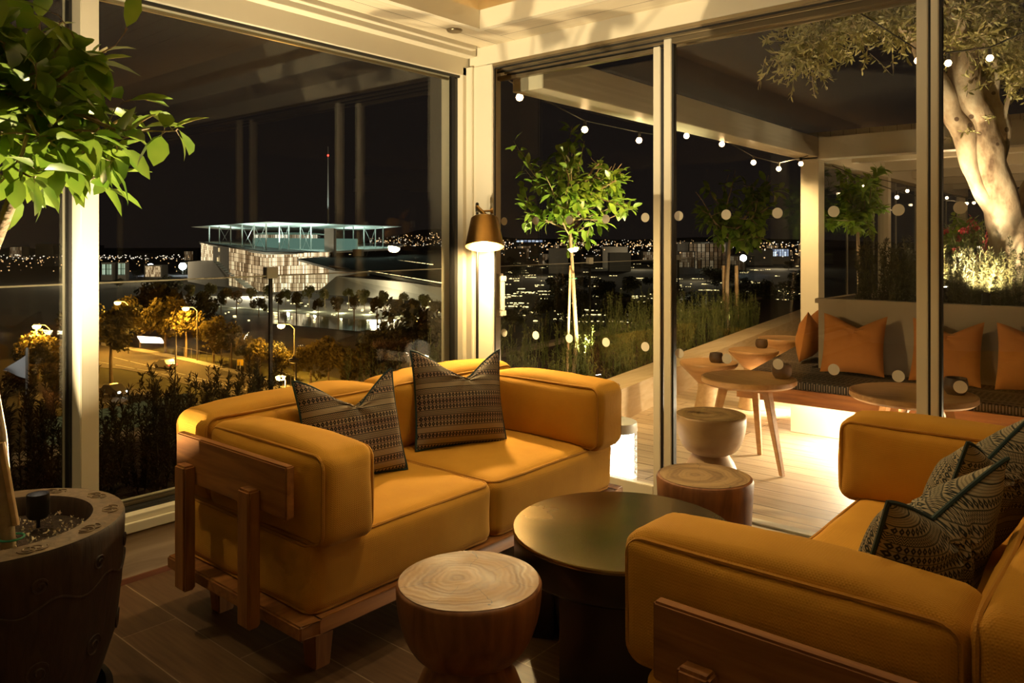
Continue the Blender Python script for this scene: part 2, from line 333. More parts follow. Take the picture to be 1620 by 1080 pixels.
# ------------------------------------------------------------------ mesh helpers
class MB:
    def __init__(s): s.v = []; s.f = []
    def add(s, vs, fs):
        o = len(s.v); s.v.extend([tuple(p) for p in vs]); s.f.extend([tuple(i + o for i in q) for q in fs]); return s
    def box(s, lo, hi):
        x0, y0, z0 = lo; x1, y1, z1 = hi
        return s.add([(x0, y0, z0), (x1, y0, z0), (x1, y1, z0), (x0, y1, z0), (x0, y0, z1), (x1, y0, z1), (x1, y1, z1), (x0, y1, z1)],
                     [(0, 3, 2, 1), (4, 5, 6, 7), (0, 1, 5, 4), (1, 2, 6, 5), (2, 3, 7, 6), (3, 0, 4, 7)])
    def prism(s, poly, z0, z1):
        n = len(poly)
        return s.add([(p[0], p[1], z0) for p in poly] + [(p[0], p[1], z1) for p in poly],
                     [tuple(range(n))[::-1], tuple(range(n, 2 * n))] + [(i, (i + 1) % n, n + (i + 1) % n, n + i) for i in range(n)])
    def solid(s, poly, off):      # 3D polygon extruded by a vector
        n = len(poly); off = Vector(off)
        return s.add([tuple(p) for p in poly] + [tuple(Vector(p) + off) for p in poly],
                     [tuple(range(n)), tuple(range(n, 2 * n))[::-1]] + [(i, n + i, n + (i + 1) % n, (i + 1) % n) for i in range(n)])
    def tube(s, pts, rad, seg=8, cap=True):
        pts = [Vector(p) for p in pts]; n = len(pts)
        if isinstance(rad, (int, float)): rad = [rad] * n
        vs = []; up = None
        for i, p in enumerate(pts):
            t = (pts[min(i + 1, n - 1)] - pts[max(i - 1, 0)])
            t = t.normalized() if t.length > 1e-9 else Vector((0, 0, 1))
            if up is None: up = t.orthogonal().normalized()
            else:
                up = up - t * up.dot(t); up = up.normalized() if up.length > 1e-6 else t.orthogonal().normalized()
            b = t.cross(up)
            for k in range(seg):
                a = 2 * PI * k / seg; vs.append(p + (up * math.cos(a) + b * math.sin(a)) * rad[i])
        fs = [(i * seg + k, i * seg + (k + 1) % seg, (i + 1) * seg + (k + 1) % seg, (i + 1) * seg + k) for i in range(n - 1) for k in range(seg)]
        if cap: fs += [tuple(range(seg))[::-1], tuple(range((n - 1) * seg, n * seg))]
        return s.add(vs, fs)
    def loop_tube(s, pts, r, seg=6):
        pts = [Vector(p) for p in pts]; n = len(pts); vs = []
        c = sum(pts, Vector()) / n
        for i, p in enumerate(pts):
            t = (pts[(i + 1) % n] - pts[i - 1]).normalized(); up = (p - c); up = (up - t * up.dot(t)).normalized(); b = t.cross(up)
            for k in range(seg):
                a = 2 * PI * k / seg; vs.append(p + (up * math.cos(a) + b * math.sin(a)) * r)
        return s.add(vs, [(i * seg + k, i * seg + (k + 1) % seg, ((i + 1) % n) * seg + (k + 1) % seg, ((i + 1) % n) * seg + k) for i in range(n) for k in range(seg)])
    def lathe(s, prof, seg=48, wob=None, cap=True):
        vs = []
        for (r, z) in prof:
            for k in range(seg):
                a = 2 * PI * k / seg; rr = r * (1 + (wob(a, z) if wob else 0)); vs.append((rr * math.cos(a), rr * math.sin(a), z))
        n = len(prof)
        fs = [(i * seg + k, i * seg + (k + 1) % seg, (i + 1) * seg + (k + 1) % seg, (i + 1) * seg + k) for i in range(n - 1) for k in range(seg)]
        if cap and prof[0][0] > 1e-6: fs.append(tuple(range(seg))[::-1])
        if cap and prof[-1][0] > 1e-6: fs.append(tuple(range((n - 1) * seg, n * seg)))
        return s.add(vs, fs)
    def move(s, off, rot=None):
        off = Vector(off); s.v = [tuple((rot @ Vector(p) if rot else Vector(p)) + off) for p in s.v]; return s
    def build(s, name, mat, parent=None, smooth=False, bevel=0, loc=None, rot=None):
        me = bpy.data.meshes.new(name); me.from_pydata(s.v, [], s.f); me.validate(); me.update()
        if bevel or smooth:
            b = bmesh.new(); b.from_mesh(me); bmesh.ops.remove_doubles(b, verts=b.verts, dist=1e-5)
            bmesh.ops.recalc_face_normals(b, faces=b.faces)
            if bevel: bmesh.ops.bevel(b, geom=list(b.edges), offset=bevel, segments=2, affect='EDGES', clamp_overlap=True)
            b.to_mesh(me); b.free()
        if smooth or bevel:
            for p in me.polygons: p.use_smooth = True
            try: me.set_sharp_from_angle(angle=math.radians(45))
            except Exception: pass
        me.materials.append(M[mat] if isinstance(mat, str) else mat)
        o = link(bpy.data.objects.new(name, me), parent)
        if loc is not None: o.location = loc
        if rot is not None: o.rotation_euler = rot
        return o
def bx(name, lo, hi, mat, parent=None, bevel=0): return MB().box(lo, hi).build(name, mat, parent, bevel=bevel)
def tag(o, label=None, cat=None, group=None, kind=None):
    if label: o['label'] = label
    if cat: o['category'] = cat
    if group: o['group'] = group
    if kind: o['kind'] = kind
    return o
def empty(name, loc=(0, 0, 0), rz=0, label=None, cat=None, group=None, kind=None):
    o = link(bpy.data.objects.new(name, None)); o.location = loc; o.rotation_euler = (0, 0, rz); o.empty_display_size = .05
    return tag(o, label, cat, group, kind)
def copy_tree(o, parent=None):
    c = o.copy(); COL.objects.link(c); c.parent = parent
    for ch in list(o.children): copy_tree(ch, c)
    return c

def cushion_mb(sx, sy, sz, r=.04, puff=(0, 0, 0), n=22, seed=0, wr=.004):
    """Boxed cushion centred on the origin: rounded edges, faces that swell, faint creases."""
    h = Vector((sx / 2, sy / 2, sz / 2)); mb = MB(); idx = {}; vs = []; fs = []
    ts = [math.sin((i / n - .5) * PI) * .5 + (i / n - .5) for i in range(n + 1)]; ts = [t / ts[-1] for t in ts]
    def vert(p):
        key = tuple(round(c, 6) for c in p)
        if key in idx: return idx[key]
        q = Vector((p[0] * h.x, p[1] * h.y, p[2] * h.z))
        inner = Vector([max(-(h[k] - r), min(h[k] - r, q[k])) for k in range(3)])
        d = q - inner; q = inner + (d.normalized() * r if d.length > 1e-9 else d)
        for k in range(3):
            a, b = (k + 1) % 3, (k + 2) % 3
            fall = (1 - min(1, abs(p[a])) ** 3) * (1 - min(1, abs(p[b])) ** 3)
            q[k] += p[k] * puff[k] * fall
        cn = abs(p[0] * p[1] * p[2]) ** 1.5; q += Vector((p[0], p[1], p[2])) * (.003 * cn)
        nn = noise.noise_vector(Vector((q.x * 5 + seed, q.y * 5, q.z * 5))); q += nn * wr
        nn = noise.noise_vector(Vector((q.x * 14 + seed, q.y * 14, q.z * 14))); q += nn * wr * .4
        idx[key] = len(vs); vs.append(tuple(q)); return idx[key]
    for k in range(3):
        a, b = (k + 1) % 3, (k + 2) % 3
        for s_ in (-1, 1):
            for i in range(n):
                for j in range(n):
                    quad = []
                    for (ii, jj) in ((i, j), (i + 1, j), (i + 1, j + 1), (i, j + 1)):
                        p = [0, 0, 0]; p[k] = s_; p[a] = ts[ii]; p[b] = ts[jj]; quad.append(vert(p))
                    fs.append(tuple(quad if s_ > 0 else quad[::-1]))
    mb.add(vs, fs); return mb
def piping_mb(sx, sy, sz, axis, side, r=.04, rad=.006):
    h = [sx / 2, sy / 2, sz / 2]; a, b = (axis + 1) % 3, (axis + 2) % 3; o = r * .22; rc = r * 1.0
    ha, hb = h[a] - o, h[b] - o; pts = []
    for (ca, cb, a0) in ((ha - rc, hb - rc, 0), (-ha + rc, hb - rc, PI / 2), (-ha + rc, -hb + rc, PI), (ha - rc, -hb + rc, 1.5 * PI)):
        for k in range(6):
            t = a0 + k / 5 * PI / 2; p = [0, 0, 0]; p[axis] = side * (h[axis] - o); p[a] = ca + rc * math.cos(t); p[b] = cb + rc * math.sin(t); pts.append(p)
    full = []
    for i, p in enumerate(pts):       # subdivide long runs
        q = pts[(i + 1) % len(pts)]; k = max(1, int((Vector(q) - Vector(p)).length / .05))
        for j in range(k): full.append(Vector(p).lerp(Vector(q), j / k))
    full = [p + noise.noise_vector(p * 5) * .003 for p in full]
    return MB().loop_tube(full, rad)
def cushion(name, c, size, axis, parent, r=.045, puff=(.02, .02, .02), seed=0, sides=(-1, 1), tilt=None, wr=.005):
    o = cushion_mb(*size, r, puff, 22, seed, wr).build(name, 'mustard', parent, smooth=True, loc=c, rot=tilt)
    for s_ in sides: piping_mb(*size, axis, s_, r).build('piping', 'mustard_piping', o, smooth=True)
    return o

def pillow(name, size, thick, mat, pipemat, dent=.07, seed=0, n=34, dw=.22):
    """Throw cushion standing in the XZ plane, base at z = 0, pinched corners and a karate-chop dent on top."""
    mb = MB(); s = size / 2
    def P(u, v, side):
        au, av = abs(u), abs(v)
        x = u * s * (1 - .07 * (1 - av ** 2) * au ** 2 + .0); z = v * s * (1 - .07 * (1 - au ** 2) * av ** 2)
        uu = u - .12; ed = max(0, 1 - abs(uu) / (.98 if uu > 0 else 1.1)); g = ed ** 1.5 * max(0, (v + .15) / 1.15) ** 2.4
        z -= dent * g * 1.25
        prof = (max(0, 1 - au ** 2.6) * max(0, 1 - av ** 2.6)) ** .62
        y = side * thick / 2 * prof * (1 - .45 * g)
        y += .012 * math.sin(u * 3 + seed) * (1 - av) + .02 * (1 if side > 0 else -1) * 0
        q = noise.noise(Vector((x * 9 + seed, z * 9, side))) * .008 * prof
        fold = .010 * math.sin(math.atan2(v - .55, u) * 7 + seed) * math.exp(-((u) ** 2 + (v - .55) ** 2) / .35) * prof
        return (x, y + side * (q + fold), z + s)
    for side in (-1, 1):
        vs = [P(-1 + 2 * i / n, -1 + 2 * j / n, side) for j in range(n + 1) for i in range(n + 1)]
        fs = [(j * (n + 1) + i, j * (n + 1) + i + 1, (j + 1) * (n + 1) + i + 1, (j + 1) * (n + 1) + i) for j in range(n) for i in range(n)]
        mb.add(vs, fs if side < 0 else [f[::-1] for f in fs])
    o = mb.build(name, mat, None, smooth=True)
    if pipemat:
        pts = []
        for i in range(n): pts.append(P(-1 + 2 * i / n, -1, 1))
        for i in range(n): pts.append(P(1, -1 + 2 * i / n, 1))
        for i in range(n): pts.append(P(1 - 2 * i / n, 1, 1))
        for i in range(n): pts.append(P(-1, 1 - 2 * i / n, 1))
        MB().loop_tube(pts, .0055).build('piping', pipemat, o, smooth=True)
    return o

def leaf(mb, p, d, up, L, W, fold=.25, bend=.3):
    d = d.normalized(); s = d.cross(up); s = s.normalized() if s.length > 1e-5 else d.orthogonal().normalized(); nrm = s.cross(d)
    vs = []; prof = [(0, 0), (.22, .72), (.5, 1), (.78, .68), (1, 0)]
    for t, wd in prof:
        c = p + d * (L * t) - nrm * (bend * L * t * t)
        if wd == 0: vs.append(c)
        else: vs += [c - s * (W / 2 * wd) + nrm * (fold * W / 2 * wd), c, c + s * (W / 2 * wd) + nrm * (fold * W / 2 * wd)]
    mb.add(vs, [(0, 2, 1), (0, 3, 2), (1, 2, 5, 4), (2, 3, 6, 5), (4, 5, 8, 7), (5, 6, 9, 8), (7, 8, 10), (8, 9, 10)])
def rv(rr=R): return Vector((rr.gauss(0, 1), rr.gauss(0, 1), rr.gauss(0, 1))).normalized()
def curve_pts(a, b, k, wob, rr):
    a, b = Vector(a), Vector(b); off = rv(rr) * wob; off2 = rv(rr) * wob * .5
    return [a.lerp(b, t / k) + off * math.sin(PI * t / k) + off2 * math.sin(2 * PI * t / k) for t in range(k + 1)]

def lemon_tree(root, trunk, r0, centre, rad, nb, leaves, L, seed, forks=4, seg=10, tw=3):
    rr = random.Random(seed); tb = MB(); fb = MB(); c = Vector(centre)
    tb.tube(trunk, [r0 * (1 - .35 * i / (len(trunk) - 1)) for i in range(len(trunk))], seg)
    top = Vector(trunk[-1]); tips = []
    for i in range(nb):
        d = rv(rr); d.z = rr.uniform(-.75, .95); d = d.normalized()
        tgt = c + Vector((d.x * rad[0], d.y * rad[1], d.z * rad[2] * 1.15)) * rr.uniform(.55, .95)
        st = top.lerp(Vector(trunk[-2]), rr.uniform(0, .5)) if i % 2 else top
        pts = curve_pts(st, tgt, 6, .05 * rad[0] * 2, rr); tb.tube(pts, [r0 * .42 * (1 - .12 * k) for k in range(7)], 6)
        for q in range(tw):
            k = rr.randint(2, 5); e = pts[k] + (rv(rr) + Vector((0, 0, .2))) * rad[0] * rr.uniform(.25, .5)
            p2 = curve_pts(pts[k], e, 4, .02, rr); tb.tube(p2, [r0 * .2 * (1 - .18 * z) for z in range(5)], 4); tips.append(p2)
        tips.append(pts[2:])
    per = max(1, leaves // len(tips))
    for p in tips:
        for q in range(per):
            t = rr.uniform(.15, 1) * (len(p) - 1); i = min(int(t), len(p) - 2); pos = p[i].lerp(p[i + 1], t - i)
            along = (p[i + 1] - p[i]).normalized(); d = (along * .6 + rv(rr) * .9 + Vector((0, 0, -.15))).normalized()
            pet = pos + d * L * .15; tb.tube([pos, pet], .0012, 3, False)
            leaf(fb, pet, d, rv(rr) * .5 + Vector((0, 0, 1)), L * rr.uniform(.65, 1.15), L * rr.uniform(.42, .58), .2, rr.uniform(.1, .5))
    tb.build('trunk', 'bark_lemon', root, smooth=True); fb.build('foliage', 'lemon_leaf', root, smooth=True)

def needle_bush(mb, base, h, rad, n, rr, ln=.035, wd=.006, stems=6):
    base = Vector(base)
    for s_ in range(stems):
        a = rr.uniform(0, 2 * PI); q = rr.uniform(0, rad); top = base + Vector((math.cos(a) * q, math.sin(a) * q, h * rr.uniform(.65, 1)))
        b0 = base + Vector((math.cos(a) * q * .5, math.sin(a) * q * .5, 0))
        pts = curve_pts(b0, top, 6, .03, rr)
        mb.tube(pts, [.004, .004, .003, .003, .002, .002, .001], 3, False)
        for k in range(n // stems):
            t = rr.uniform(.02, 1) * 6; i = min(int(t), 5); p = pts[i].lerp(pts[i + 1], t - i)
            d = (rv(rr) + Vector((0, 0, .8))).normalized(); e = p + d * ln * rr.uniform(.6, 1.6); s = d.orthogonal().normalized() * wd / 2
            m_ = p.lerp(e, .5)
            mb.add([p, m_ + s, e, m_ - s], [(0, 1, 2, 3)])
# ================================================================== ROOM SHELL
XW, YW, ZC, ZH = -3.29, 3.49, 2.61, 2.50      # inner window wall, inner door wall, ceiling, header
XR, YB = 3.4, -4.6                              # far walls behind the camera
def S(o): o['kind'] = 'structure'; return o
S(bx('floor', (XW - .02, YB, -.12), (XR, YW + .02, 0), 'floor_tile'))
S(bx('wall_back', (XW - .2, YB - .15, -.1), (XR + .15, YB, 3.1), 'cream_paint'))
S(bx('wall_right', (XR, YB, -.1), (XR + .15, YW + .3, 3.1), 'cream_paint'))
# --- window wall (low X): marble skirting, sill, mullions, big fixed panes
S(bx('baseboard_left', (XW - .06, YB, .022), (XW, YW, .225), 'travertine', bevel=.002))
S(bx('trim_1', (XW - .05, YB, 0), (XW + .006, YW, .022), 'skirting_red'))
def mull_y(px): return at_X(px, 500, XW).y
w1 = empty('window_1', (XW, 0, 0), kind='structure')
def wbox(name, lo, hi, mat, bevel=.002):
    o = bx(name, (lo[0] - XW, lo[1], lo[2]), (hi[0] - XW, hi[1], hi[2]), mat, w1, bevel); return o
wbox('sill', (XW - .34, YB, .205), (XW + .005, YW + .04, .245), 'cream_paint')
wbox('bottom_rail', (XW - .16, YB, .245), (XW - .012, YW, .272), 'cream_paint')
wbox('bottom_rail', (XW - .14, YB, .272), (XW - .06, YW, .285), 'black_gasket')
wbox('bottom_rail', (XW - .14, YB, .285), (XW - .105, YW, .300), 'track_metal')
wbox('head_rail', (XW - .22, YB, 2.45), (XW - .03, YW + .1, 2.66), 'cream_paint')
wbox('head_rail', (XW - .17, YB, 2.435), (XW - .15, YW, 2.45), 'track_metal')
wbox('head_rail', (XW - .075, YB, 2.436), (XW - .055, YW, 2.452), 'black_gasket')
ym = at_X(135, 600, XW - .06).y; ym2 = at_X(157, 600, XW + .0).y
mulls = [ym2 - .035, ym2 - .035 - 2.72, ym2 - .035 - 5.44]
for i, y in enumerate(mulls):
    wbox('mullion', (XW - .19, y - .035, .22), (XW + .0, y + .035, 2.5), 'cream_paint', .003)
    wbox('gasket', (XW - .13, y - .047, .28), (XW - .085, y - .034, 2.45), 'black_gasket')
ends = [YB] + [m for m in mulls[::-1]] + [YW - .06]
for a, b in zip(ends[:-1], ends[1:]):
    if b - a > .3: wbox('pane', (XW - .112, a + .03, .285), (XW - .100, b - .02, 2.44), 'pane_glass', 0)
# corner post: window jamb and door jamb
wbox('gasket', (XW - .125, YW - .075, .28), (XW - .075, YW - .045, 2.45), 'black_gasket')
wbox('jamb', (XW - .22, YW - .05, .2), (XW - .03, YW + .25, 2.5), 'cream_paint', .003)
wbox('jamb', (XW - .06, YW - .02, 0), (XW + .02, YW + .25, 2.5), 'cream_paint', .003)
# --- ceiling: lowered border, coffer lip with cove light, raised boarded coffer
cl = empty('ceiling', (0, 0, ZC), kind='structure')
X1, Y1 = -2.94, 3.18                            # lip corner
def cb(name, lo, hi, mat, bevel=0): return bx(name, (lo[0], lo[1], lo[2] - ZC), (hi[0], hi[1], hi[2] - ZC), mat, cl, bevel)
cb('border', (XW - .25, YB, ZC), (X1, YW + .02, ZC + .06), 'boards_y')
cb('border', (X1, Y1, ZC), (XR, YW + .02, ZC + .06), 'boards_x')
cb('border', (X1, YB, ZC), (XR, YB + .5, ZC + .06), 'boards_x')
cb('border', (XR - .5, YB + .5, ZC), (XR, Y1, ZC + .06), 'boards_y')
cb('lip', (X1 - .03, YB + .47, ZC - .004), (X1 + .012, Y1 + .03, ZC + .10), 'cream_paint')
cb('lip', (X1 + .012, Y1 - .012, ZC - .004), (XR - .5, Y1 + .03, ZC + .10), 'cream_paint')
cb('lip', (X1, YB + .47, ZC - .004), (XR - .5, YB + .5, ZC + .10), 'cream_paint')
cb('lip', (XR - .5, YB + .5, ZC - .004), (XR - .47, Y1, ZC + .10), 'cream_paint')
XC, YC = X1 - .16, Y1 + .16
cb('coffer_side', (XC - .03, YB + .3, ZC + .06), (XC, YC, ZC + .36), 'cream_paint')
cb('coffer_side', (XC - .03, YC, ZC + .06), (XR - .3, YC + .03, ZC + .36), 'cream_paint')
cb('coffer_side', (XC - .03, YB + .3, ZC + .06), (XR - .3, YB + .33, ZC + .36), 'cream_paint')
cb('coffer_side', (XR - .33, YB + .3, ZC + .06), (XR - .3, YC, ZC + .36), 'cream_paint')
cb('coffer_boards', (XC - .05, YB + .3, ZC + .36), (XR - .25, YC + .05, ZC + .42), 'boards_x')
cb('cove_light', (XC + .02, YB + .5, ZC + .065), (XC + .04, YC - .05, ZC + .075), 'cove_led')
cb('cove_light', (XC + .05, YC - .04, ZC + .065), (XR - .5, YC - .02, ZC + .075), 'cove_led')
cb('cove_light', (XR - .37, YB + .5, ZC + .065), (XR - .35, YC - .05, ZC + .075), 'cove_led')
cb('cove_light', (XC + .05, YB + .36, ZC + .065), (XR - .5, YB + .38, ZC + .075), 'cove_led')
# stepped blind box along the window wall
S(MB().box((XW - .04, YB, 2.556), (XW + .045, YW - .01, 2.612)).box((XW + .045, YB, 2.584), (XW + .085, YW - .05, 2.612)).build('trim_2', 'cream_paint', bevel=.002))
# small round ceiling disc near the corner
p = at_z(719, 47, ZC)
o = MB().lathe([(0, -.012), (.038, -.012), (.044, -.006), (.044, 0)], 32).build('ceiling_speaker', 'track_metal', None, smooth=True, loc=(p.x, p.y, ZC))
tag(o, 'small round metal disc set in the boarded ceiling near the window corner', 'ceiling speaker')
o = MB().box((-.16, -.01, -.05), (.16, .0, .05)).build('air_vent', 'white_metal', None, loc=(1.2, YB + .012, 2.3))
for k in range(7): bx('slat', (-.15, .0, -.042 + k * .013), (.15, .008, -.036 + k * .013), 'grille', o)
tag(o, 'slotted white air grille high on the back wall', 'air vent')

# --- door wall (high Y): header, tracks, three glass panels
hd = bx('wall_front', (XW - .02, YW, ZH), (XR, YW + .34, ZC + .1), 'cream_paint', bevel=.002); S(hd)
tr = MB()
tr.box((XW + .12, YW + .0, ZH - .018), (XR, YW + .018, ZH))
S(tr.build('trim_3', 'track_metal'))
tr = MB()
for y0 in (.03, .13, .23): tr.box((XW + .10, YW + y0 - .012, ZH - .022), (XR, YW + y0 + .002, ZH - .002)).box((XW + .10, YW + y0 + .06, ZH - .022), (XR, YW + y0 + .072, ZH - .002))
S(tr.build('trim_4', 'track_metal'))
S(MB().box((XW + .10, YW + .02, ZH - .03), (XR, YW + .032, ZH)).box((XW + .1, YW + .12, ZH - .03), (XR, YW + .128, ZH)).box((XW + .1, YW + .215, ZH - .03), (XR, YW + .222, ZH)).build('trim_5', 'black_gasket'))
S(MB().box((XW, YW - .005, -.03), (XR, YW + .075, .004)).box((XW, YW + .28, -.03), (XR, YW + .34, .003)).build('trim_6', 'cream_paint'))
S(MB().box((XW, YW + .075, -.03), (XR, YW + .28, -.004)).box((XW, YW + .12, -.03), (XR, YW + .128, .003)).box((XW, YW + .225, -.03), (XR, YW + .232, .003)).build('trim_7', 'track_metal'))
def door(n, x0, x1, yc, stl, str_, dots, rail=.075):
    d = empty('door_%d' % n, (x0, yc, 0), kind='structure'); W = x1 - x0
    bx('glass', (.02, -.006, .03), (W - .02, .006, ZH - .04), 'pane_glass', d)
    if stl: bx('stile', (0, -.022, .004), (stl, .022, ZH - .022), 'cream_paint', d, .003); bx('gasket', (stl - .002, -.016, .02), (stl + .010, .016, ZH - .04), 'black_gasket', d)
    if str_: bx('stile', (W - str_, -.022, .004), (W, .022, ZH - .022), 'cream_paint', d, .003); bx('gasket', (W, -.016, .02), (W + .014, .016, ZH - .04), 'black_gasket', d)
    bx('rail', (stl, -.022, .004), (W - str_, .022, .004 + rail), 'cream_paint', d, .003)
    bx('rail', (stl, -.020, ZH - .05), (W - str_, .020, ZH - .022), 'track_metal', d, .003)
    for (x, z) in dots:
        MB().lathe([(0, -.0006), (.0255, -.0006), (.0255, .0006), (0, .0006)], 32).build('safety_dot', 'white_metal', d, loc=(x - x0, -.0085, z), rot=(PI / 2, 0, 0))
    return d
YD = [YW + .235, YW + .135, YW + .045]
def dotrow(pxs, Y): return [(at_Y(px, py, Y).x, at_Y(px, py, Y).z) for px, py in pxs]
xa = at_Y(780, 300, YD[0]).x; xb = at_Y(1048, 300, YD[0]).x
xa -= .03
d1 = door(1, xa, xb, YD[0], .035, .045, dotrow([(799, 350), (849, 349), (902, 348), (960, 346.5), (1022, 344), (799, 526), (849, 530), (902, 535), (960, 541), (1022, 548)], YD[0]), .085)
xc = at_Y(1053, 300, YD[1]).x; xd = at_Y(1470, 300, YD[1]).x
door(2, xc, xd, YD[1], .045, .045, dotrow([(1075, 341.5), (1150, 339.5), (1231, 337), (1320, 334.5), (1422, 332), (1076, 558.5), (1151, 567), (1232, 575.5), (1320, 584), (1422, 594.5)], YD[1]), .03)
xe = at_Y(1474, 300, YD[2]).x
door(3, xe, xe + 2.4, YD[2], .03, .045, dotrow([(1520, 328.5), (1640, 325), (1520, 611.5), (1640, 623)], YD[2]), .03)
# handle on door_1 and its latch plate
hx = at_Y(783, 460, YD[0] - .07).x - xa; hz = at_Y(790, 436, YD[0] - .07).z; hq = at_Y(790, 499, YD[0] - .07).z
hm = MB().box((hx + .012, -.095, hz - .035), (hx + .085, -.055, hz)).box((hx + .012, -.095, hq), (hx + .085, -.055, hq + .035)).box((hx + .06, -.095, hq + .035), (hx + .085, -.07, hz - .035))
hm.box((hx - .01, -.06, hq - .012), (hx + .03, -.02, hz + .012)).build('door_handle', 'white_metal', d1, bevel=.003)
S(bx('trim_8', (XW, YW - .004, 0), (-3.117, YW + .034, ZH), 'cream_paint', bevel=.004))
S(MB().box((-3.117, YW + .012, 0), (-3.112, YW + .022, ZH - .03)).build('trim_9', 'black_gasket'))

# ================================================================== SOFAS
def leg_mb(x, y, top, s=.042, tap=.72):
    b = .0
    return MB().add([(x - s * tap, y - s * tap, b), (x + s * tap, y - s * tap, b), (x + s * tap, y + s * tap, b), (x - s * tap, y + s * tap, b), (x - s, y - s, top), (x + s, y - s, top), (x + s, y + s, top), (x - s, y + s, top)],
                    [(0, 3, 2, 1), (4, 5, 6, 7), (0, 1, 5, 4), (1, 2, 6, 5), (2, 3, 7, 6), (3, 0, 4, 7)])
def make_sofa(loc, rz, label, W=1.86, D=.87, arm_len=.70, fz=0, ins=0):
    """Front faces local +X, length along local Y (0..W), depth along X (0..D)."""
    t = empty('sofa', loc, rz, label, 'sofa')
    zb = .168; zt = .215
    fr = MB().box((0, 0, zb), (D, .075, zt)).box((0, W - .075, zb), (D, W, zt)).box((D - .075, .075, zb), (D, W - .075, zt)).box((0, .075, zb), (.075, W - .075, zt))
    fr.box((.075, .075, zb + .01), (D - .075, W - .075, zt - .006))
    fr.build('platform', 'teak_y', t, bevel=.006)
    for (x, y) in ((.14, .15), (D - .12, .15), (.14, W - .15), (D - .12, W - .15)): leg_mb(x, y, zb).build('leg', 'teak_z', t, bevel=.004)
    for y0, s in ((0, -1), (W, 1)):
        lo, hi = sorted((y0 - s * .005, y0 + s * .028))
        bx('arm_board', (.13, lo, .545 + fz), (.835 - ins, hi, .712 + fz), 'teak_x', t, .005)
        lo, hi = sorted((y0 + s * .028, y0 + s * .073))
        for x in (.205, .625): bx('post', (x, lo, .175), (x + .072, hi, .618 + fz), 'teak_z', t, .007)
    # back board and posts
    bx('back_board', (-.03, .08, .545), (.0, W - .08, .712), 'teak_y', t, .005)
    for y in (.35, W - .42): bx('post', (-.075, y, .175), (-.03, y + .072, .618), 'teak_z', t, .007)
    h = (W - .10) / 2
    for k in range(2):
        c = (.045 + .79 / 2 + .01, .05 + h / 2 + k * h, .33)
        cushion('seat_cushion', c, (.79, h - .006, .232), 2, t, .042, (.012, .004, .020), k * 3 + 1, (1, -1))
    bw = (W - .08) / 2
    for k in range(2):
        cushion('back_cushion', (.085, .04 + bw / 2 + k * bw, .605), (.235, bw - .01, .315), 0, t, .048, (.030, .008, .032), k + 11)
    L = arm_len
    for k, y in enumerate((.165, W - .165)):
        cushion('arm_cushion', (.205 + L / 2, y, .59), (L, .215, .30), 1, t, .042, (.012, .028, .026), k + 21)
    return t
sofa_a = make_sofa((-2.92, 1.40, 0), 0, 'mustard two-seat sofa backing onto the tall window, wooden posts at its end')
sofa_b = make_sofa((-.06, 3.33, 0), PI, 'mustard sofa nearest the camera, its long arm cushion cutting off the black table', fz=-.065, ins=.06)

def place_pillow(o, loc, rz, lean, roll=0):
    o.rotation_mode = 'XYZ'
    o.matrix_world = Matrix.Translation(loc) @ Matrix.Rotation(rz, 4, 'Z') @ Matrix.Rotation(lean, 4, 'X') @ Matrix.Rotation(roll, 4, 'Y')
p1 = pillow('throw_pillow', .43, .21, 'pattern_brown', 'teal_piping', .125, 1)
place_pillow(p1, (-2.50, 1.985, .452), math.radians(72), math.radians(-16), math.radians(-3))
tag(p1, 'dark patterned throw pillow wedged behind the near arm cushion of the window sofa', 'pillow')
p2 = pillow('throw_pillow', .46, .21, 'pattern_brown', 'teal_piping', .125, 4)
place_pillow(p2, (-2.53, 2.62, .452), math.radians(66), math.radians(-16), math.radians(2))
tag(p2, 'dark patterned throw pillow standing fully in view at the middle of the window sofa', 'pillow')
p3 = pillow('throw_pillow', .46, .19, 'pattern_grey', 'teal_piping', .07, 7)
place_pillow(p3, (-.50, 2.00, .452), math.radians(-108), math.radians(-19), math.radians(3))
tag(p3, 'grey zigzag throw pillow with dark green piping, in front of its twin', 'pillow')
p4 = pillow('throw_pillow', .46, .19, 'pattern_grey', 'teal_piping', .07, 9)
place_pillow(p4, (-.50, 2.62, .452), math.radians(-102), math.radians(-19), math.radians(2))
tag(p4, 'grey zigzag throw pillow leaning behind its twin, against the far arm of the sofa', 'pillow')

# ================================================================== STOOLS AND TABLES
def bowl_stool(loc, r, H, side, top, label, cat='stool', foot=.62, seed=0, flare=True):
    t = empty('wooden_stool', loc, 0, label, cat)
    wob = lambda a, z: .008 * math.sin(3 * a + seed) + .005 * math.sin(5 * a + 2 * seed + z * 4)
    zw = H * .51
    prof = [(0, 0), (r * .90, 0), (r * .92, .012), (r * .86, zw * .35), (r * .66, zw * .78), (r * .50, zw), (r * .54, zw * 1.04)]
    for k in range(1, 10):
        u = k / 9; prof.append((r * (.54 + .46 * math.sin(u * PI / 2) ** 1.0), zw * 1.04 + (H - .01 - zw * 1.04) * (1 - math.cos(u * PI / 2)) ** 1.0))
    prof += [(r * .985, H - .003), (r * .96, H)]
    MB().lathe(prof, 56, wob, False).build('body', side, t, smooth=True)
    MB().lathe([(r * .965, 0), (r * .90, -.001), (r * .6, -.006), (r * .3, -.009), (0, -.010)][::-1] , 56, wob).move((0, 0, H + .0015)).build('seat_top', top, t, smooth=True)
    return t
bowl_stool((-1.52, 1.60, 0), .207, .45, 'stool_side', 'ring_top', 'carved wooden bowl-shaped stool with ringed top in front of the black table', seed=1)
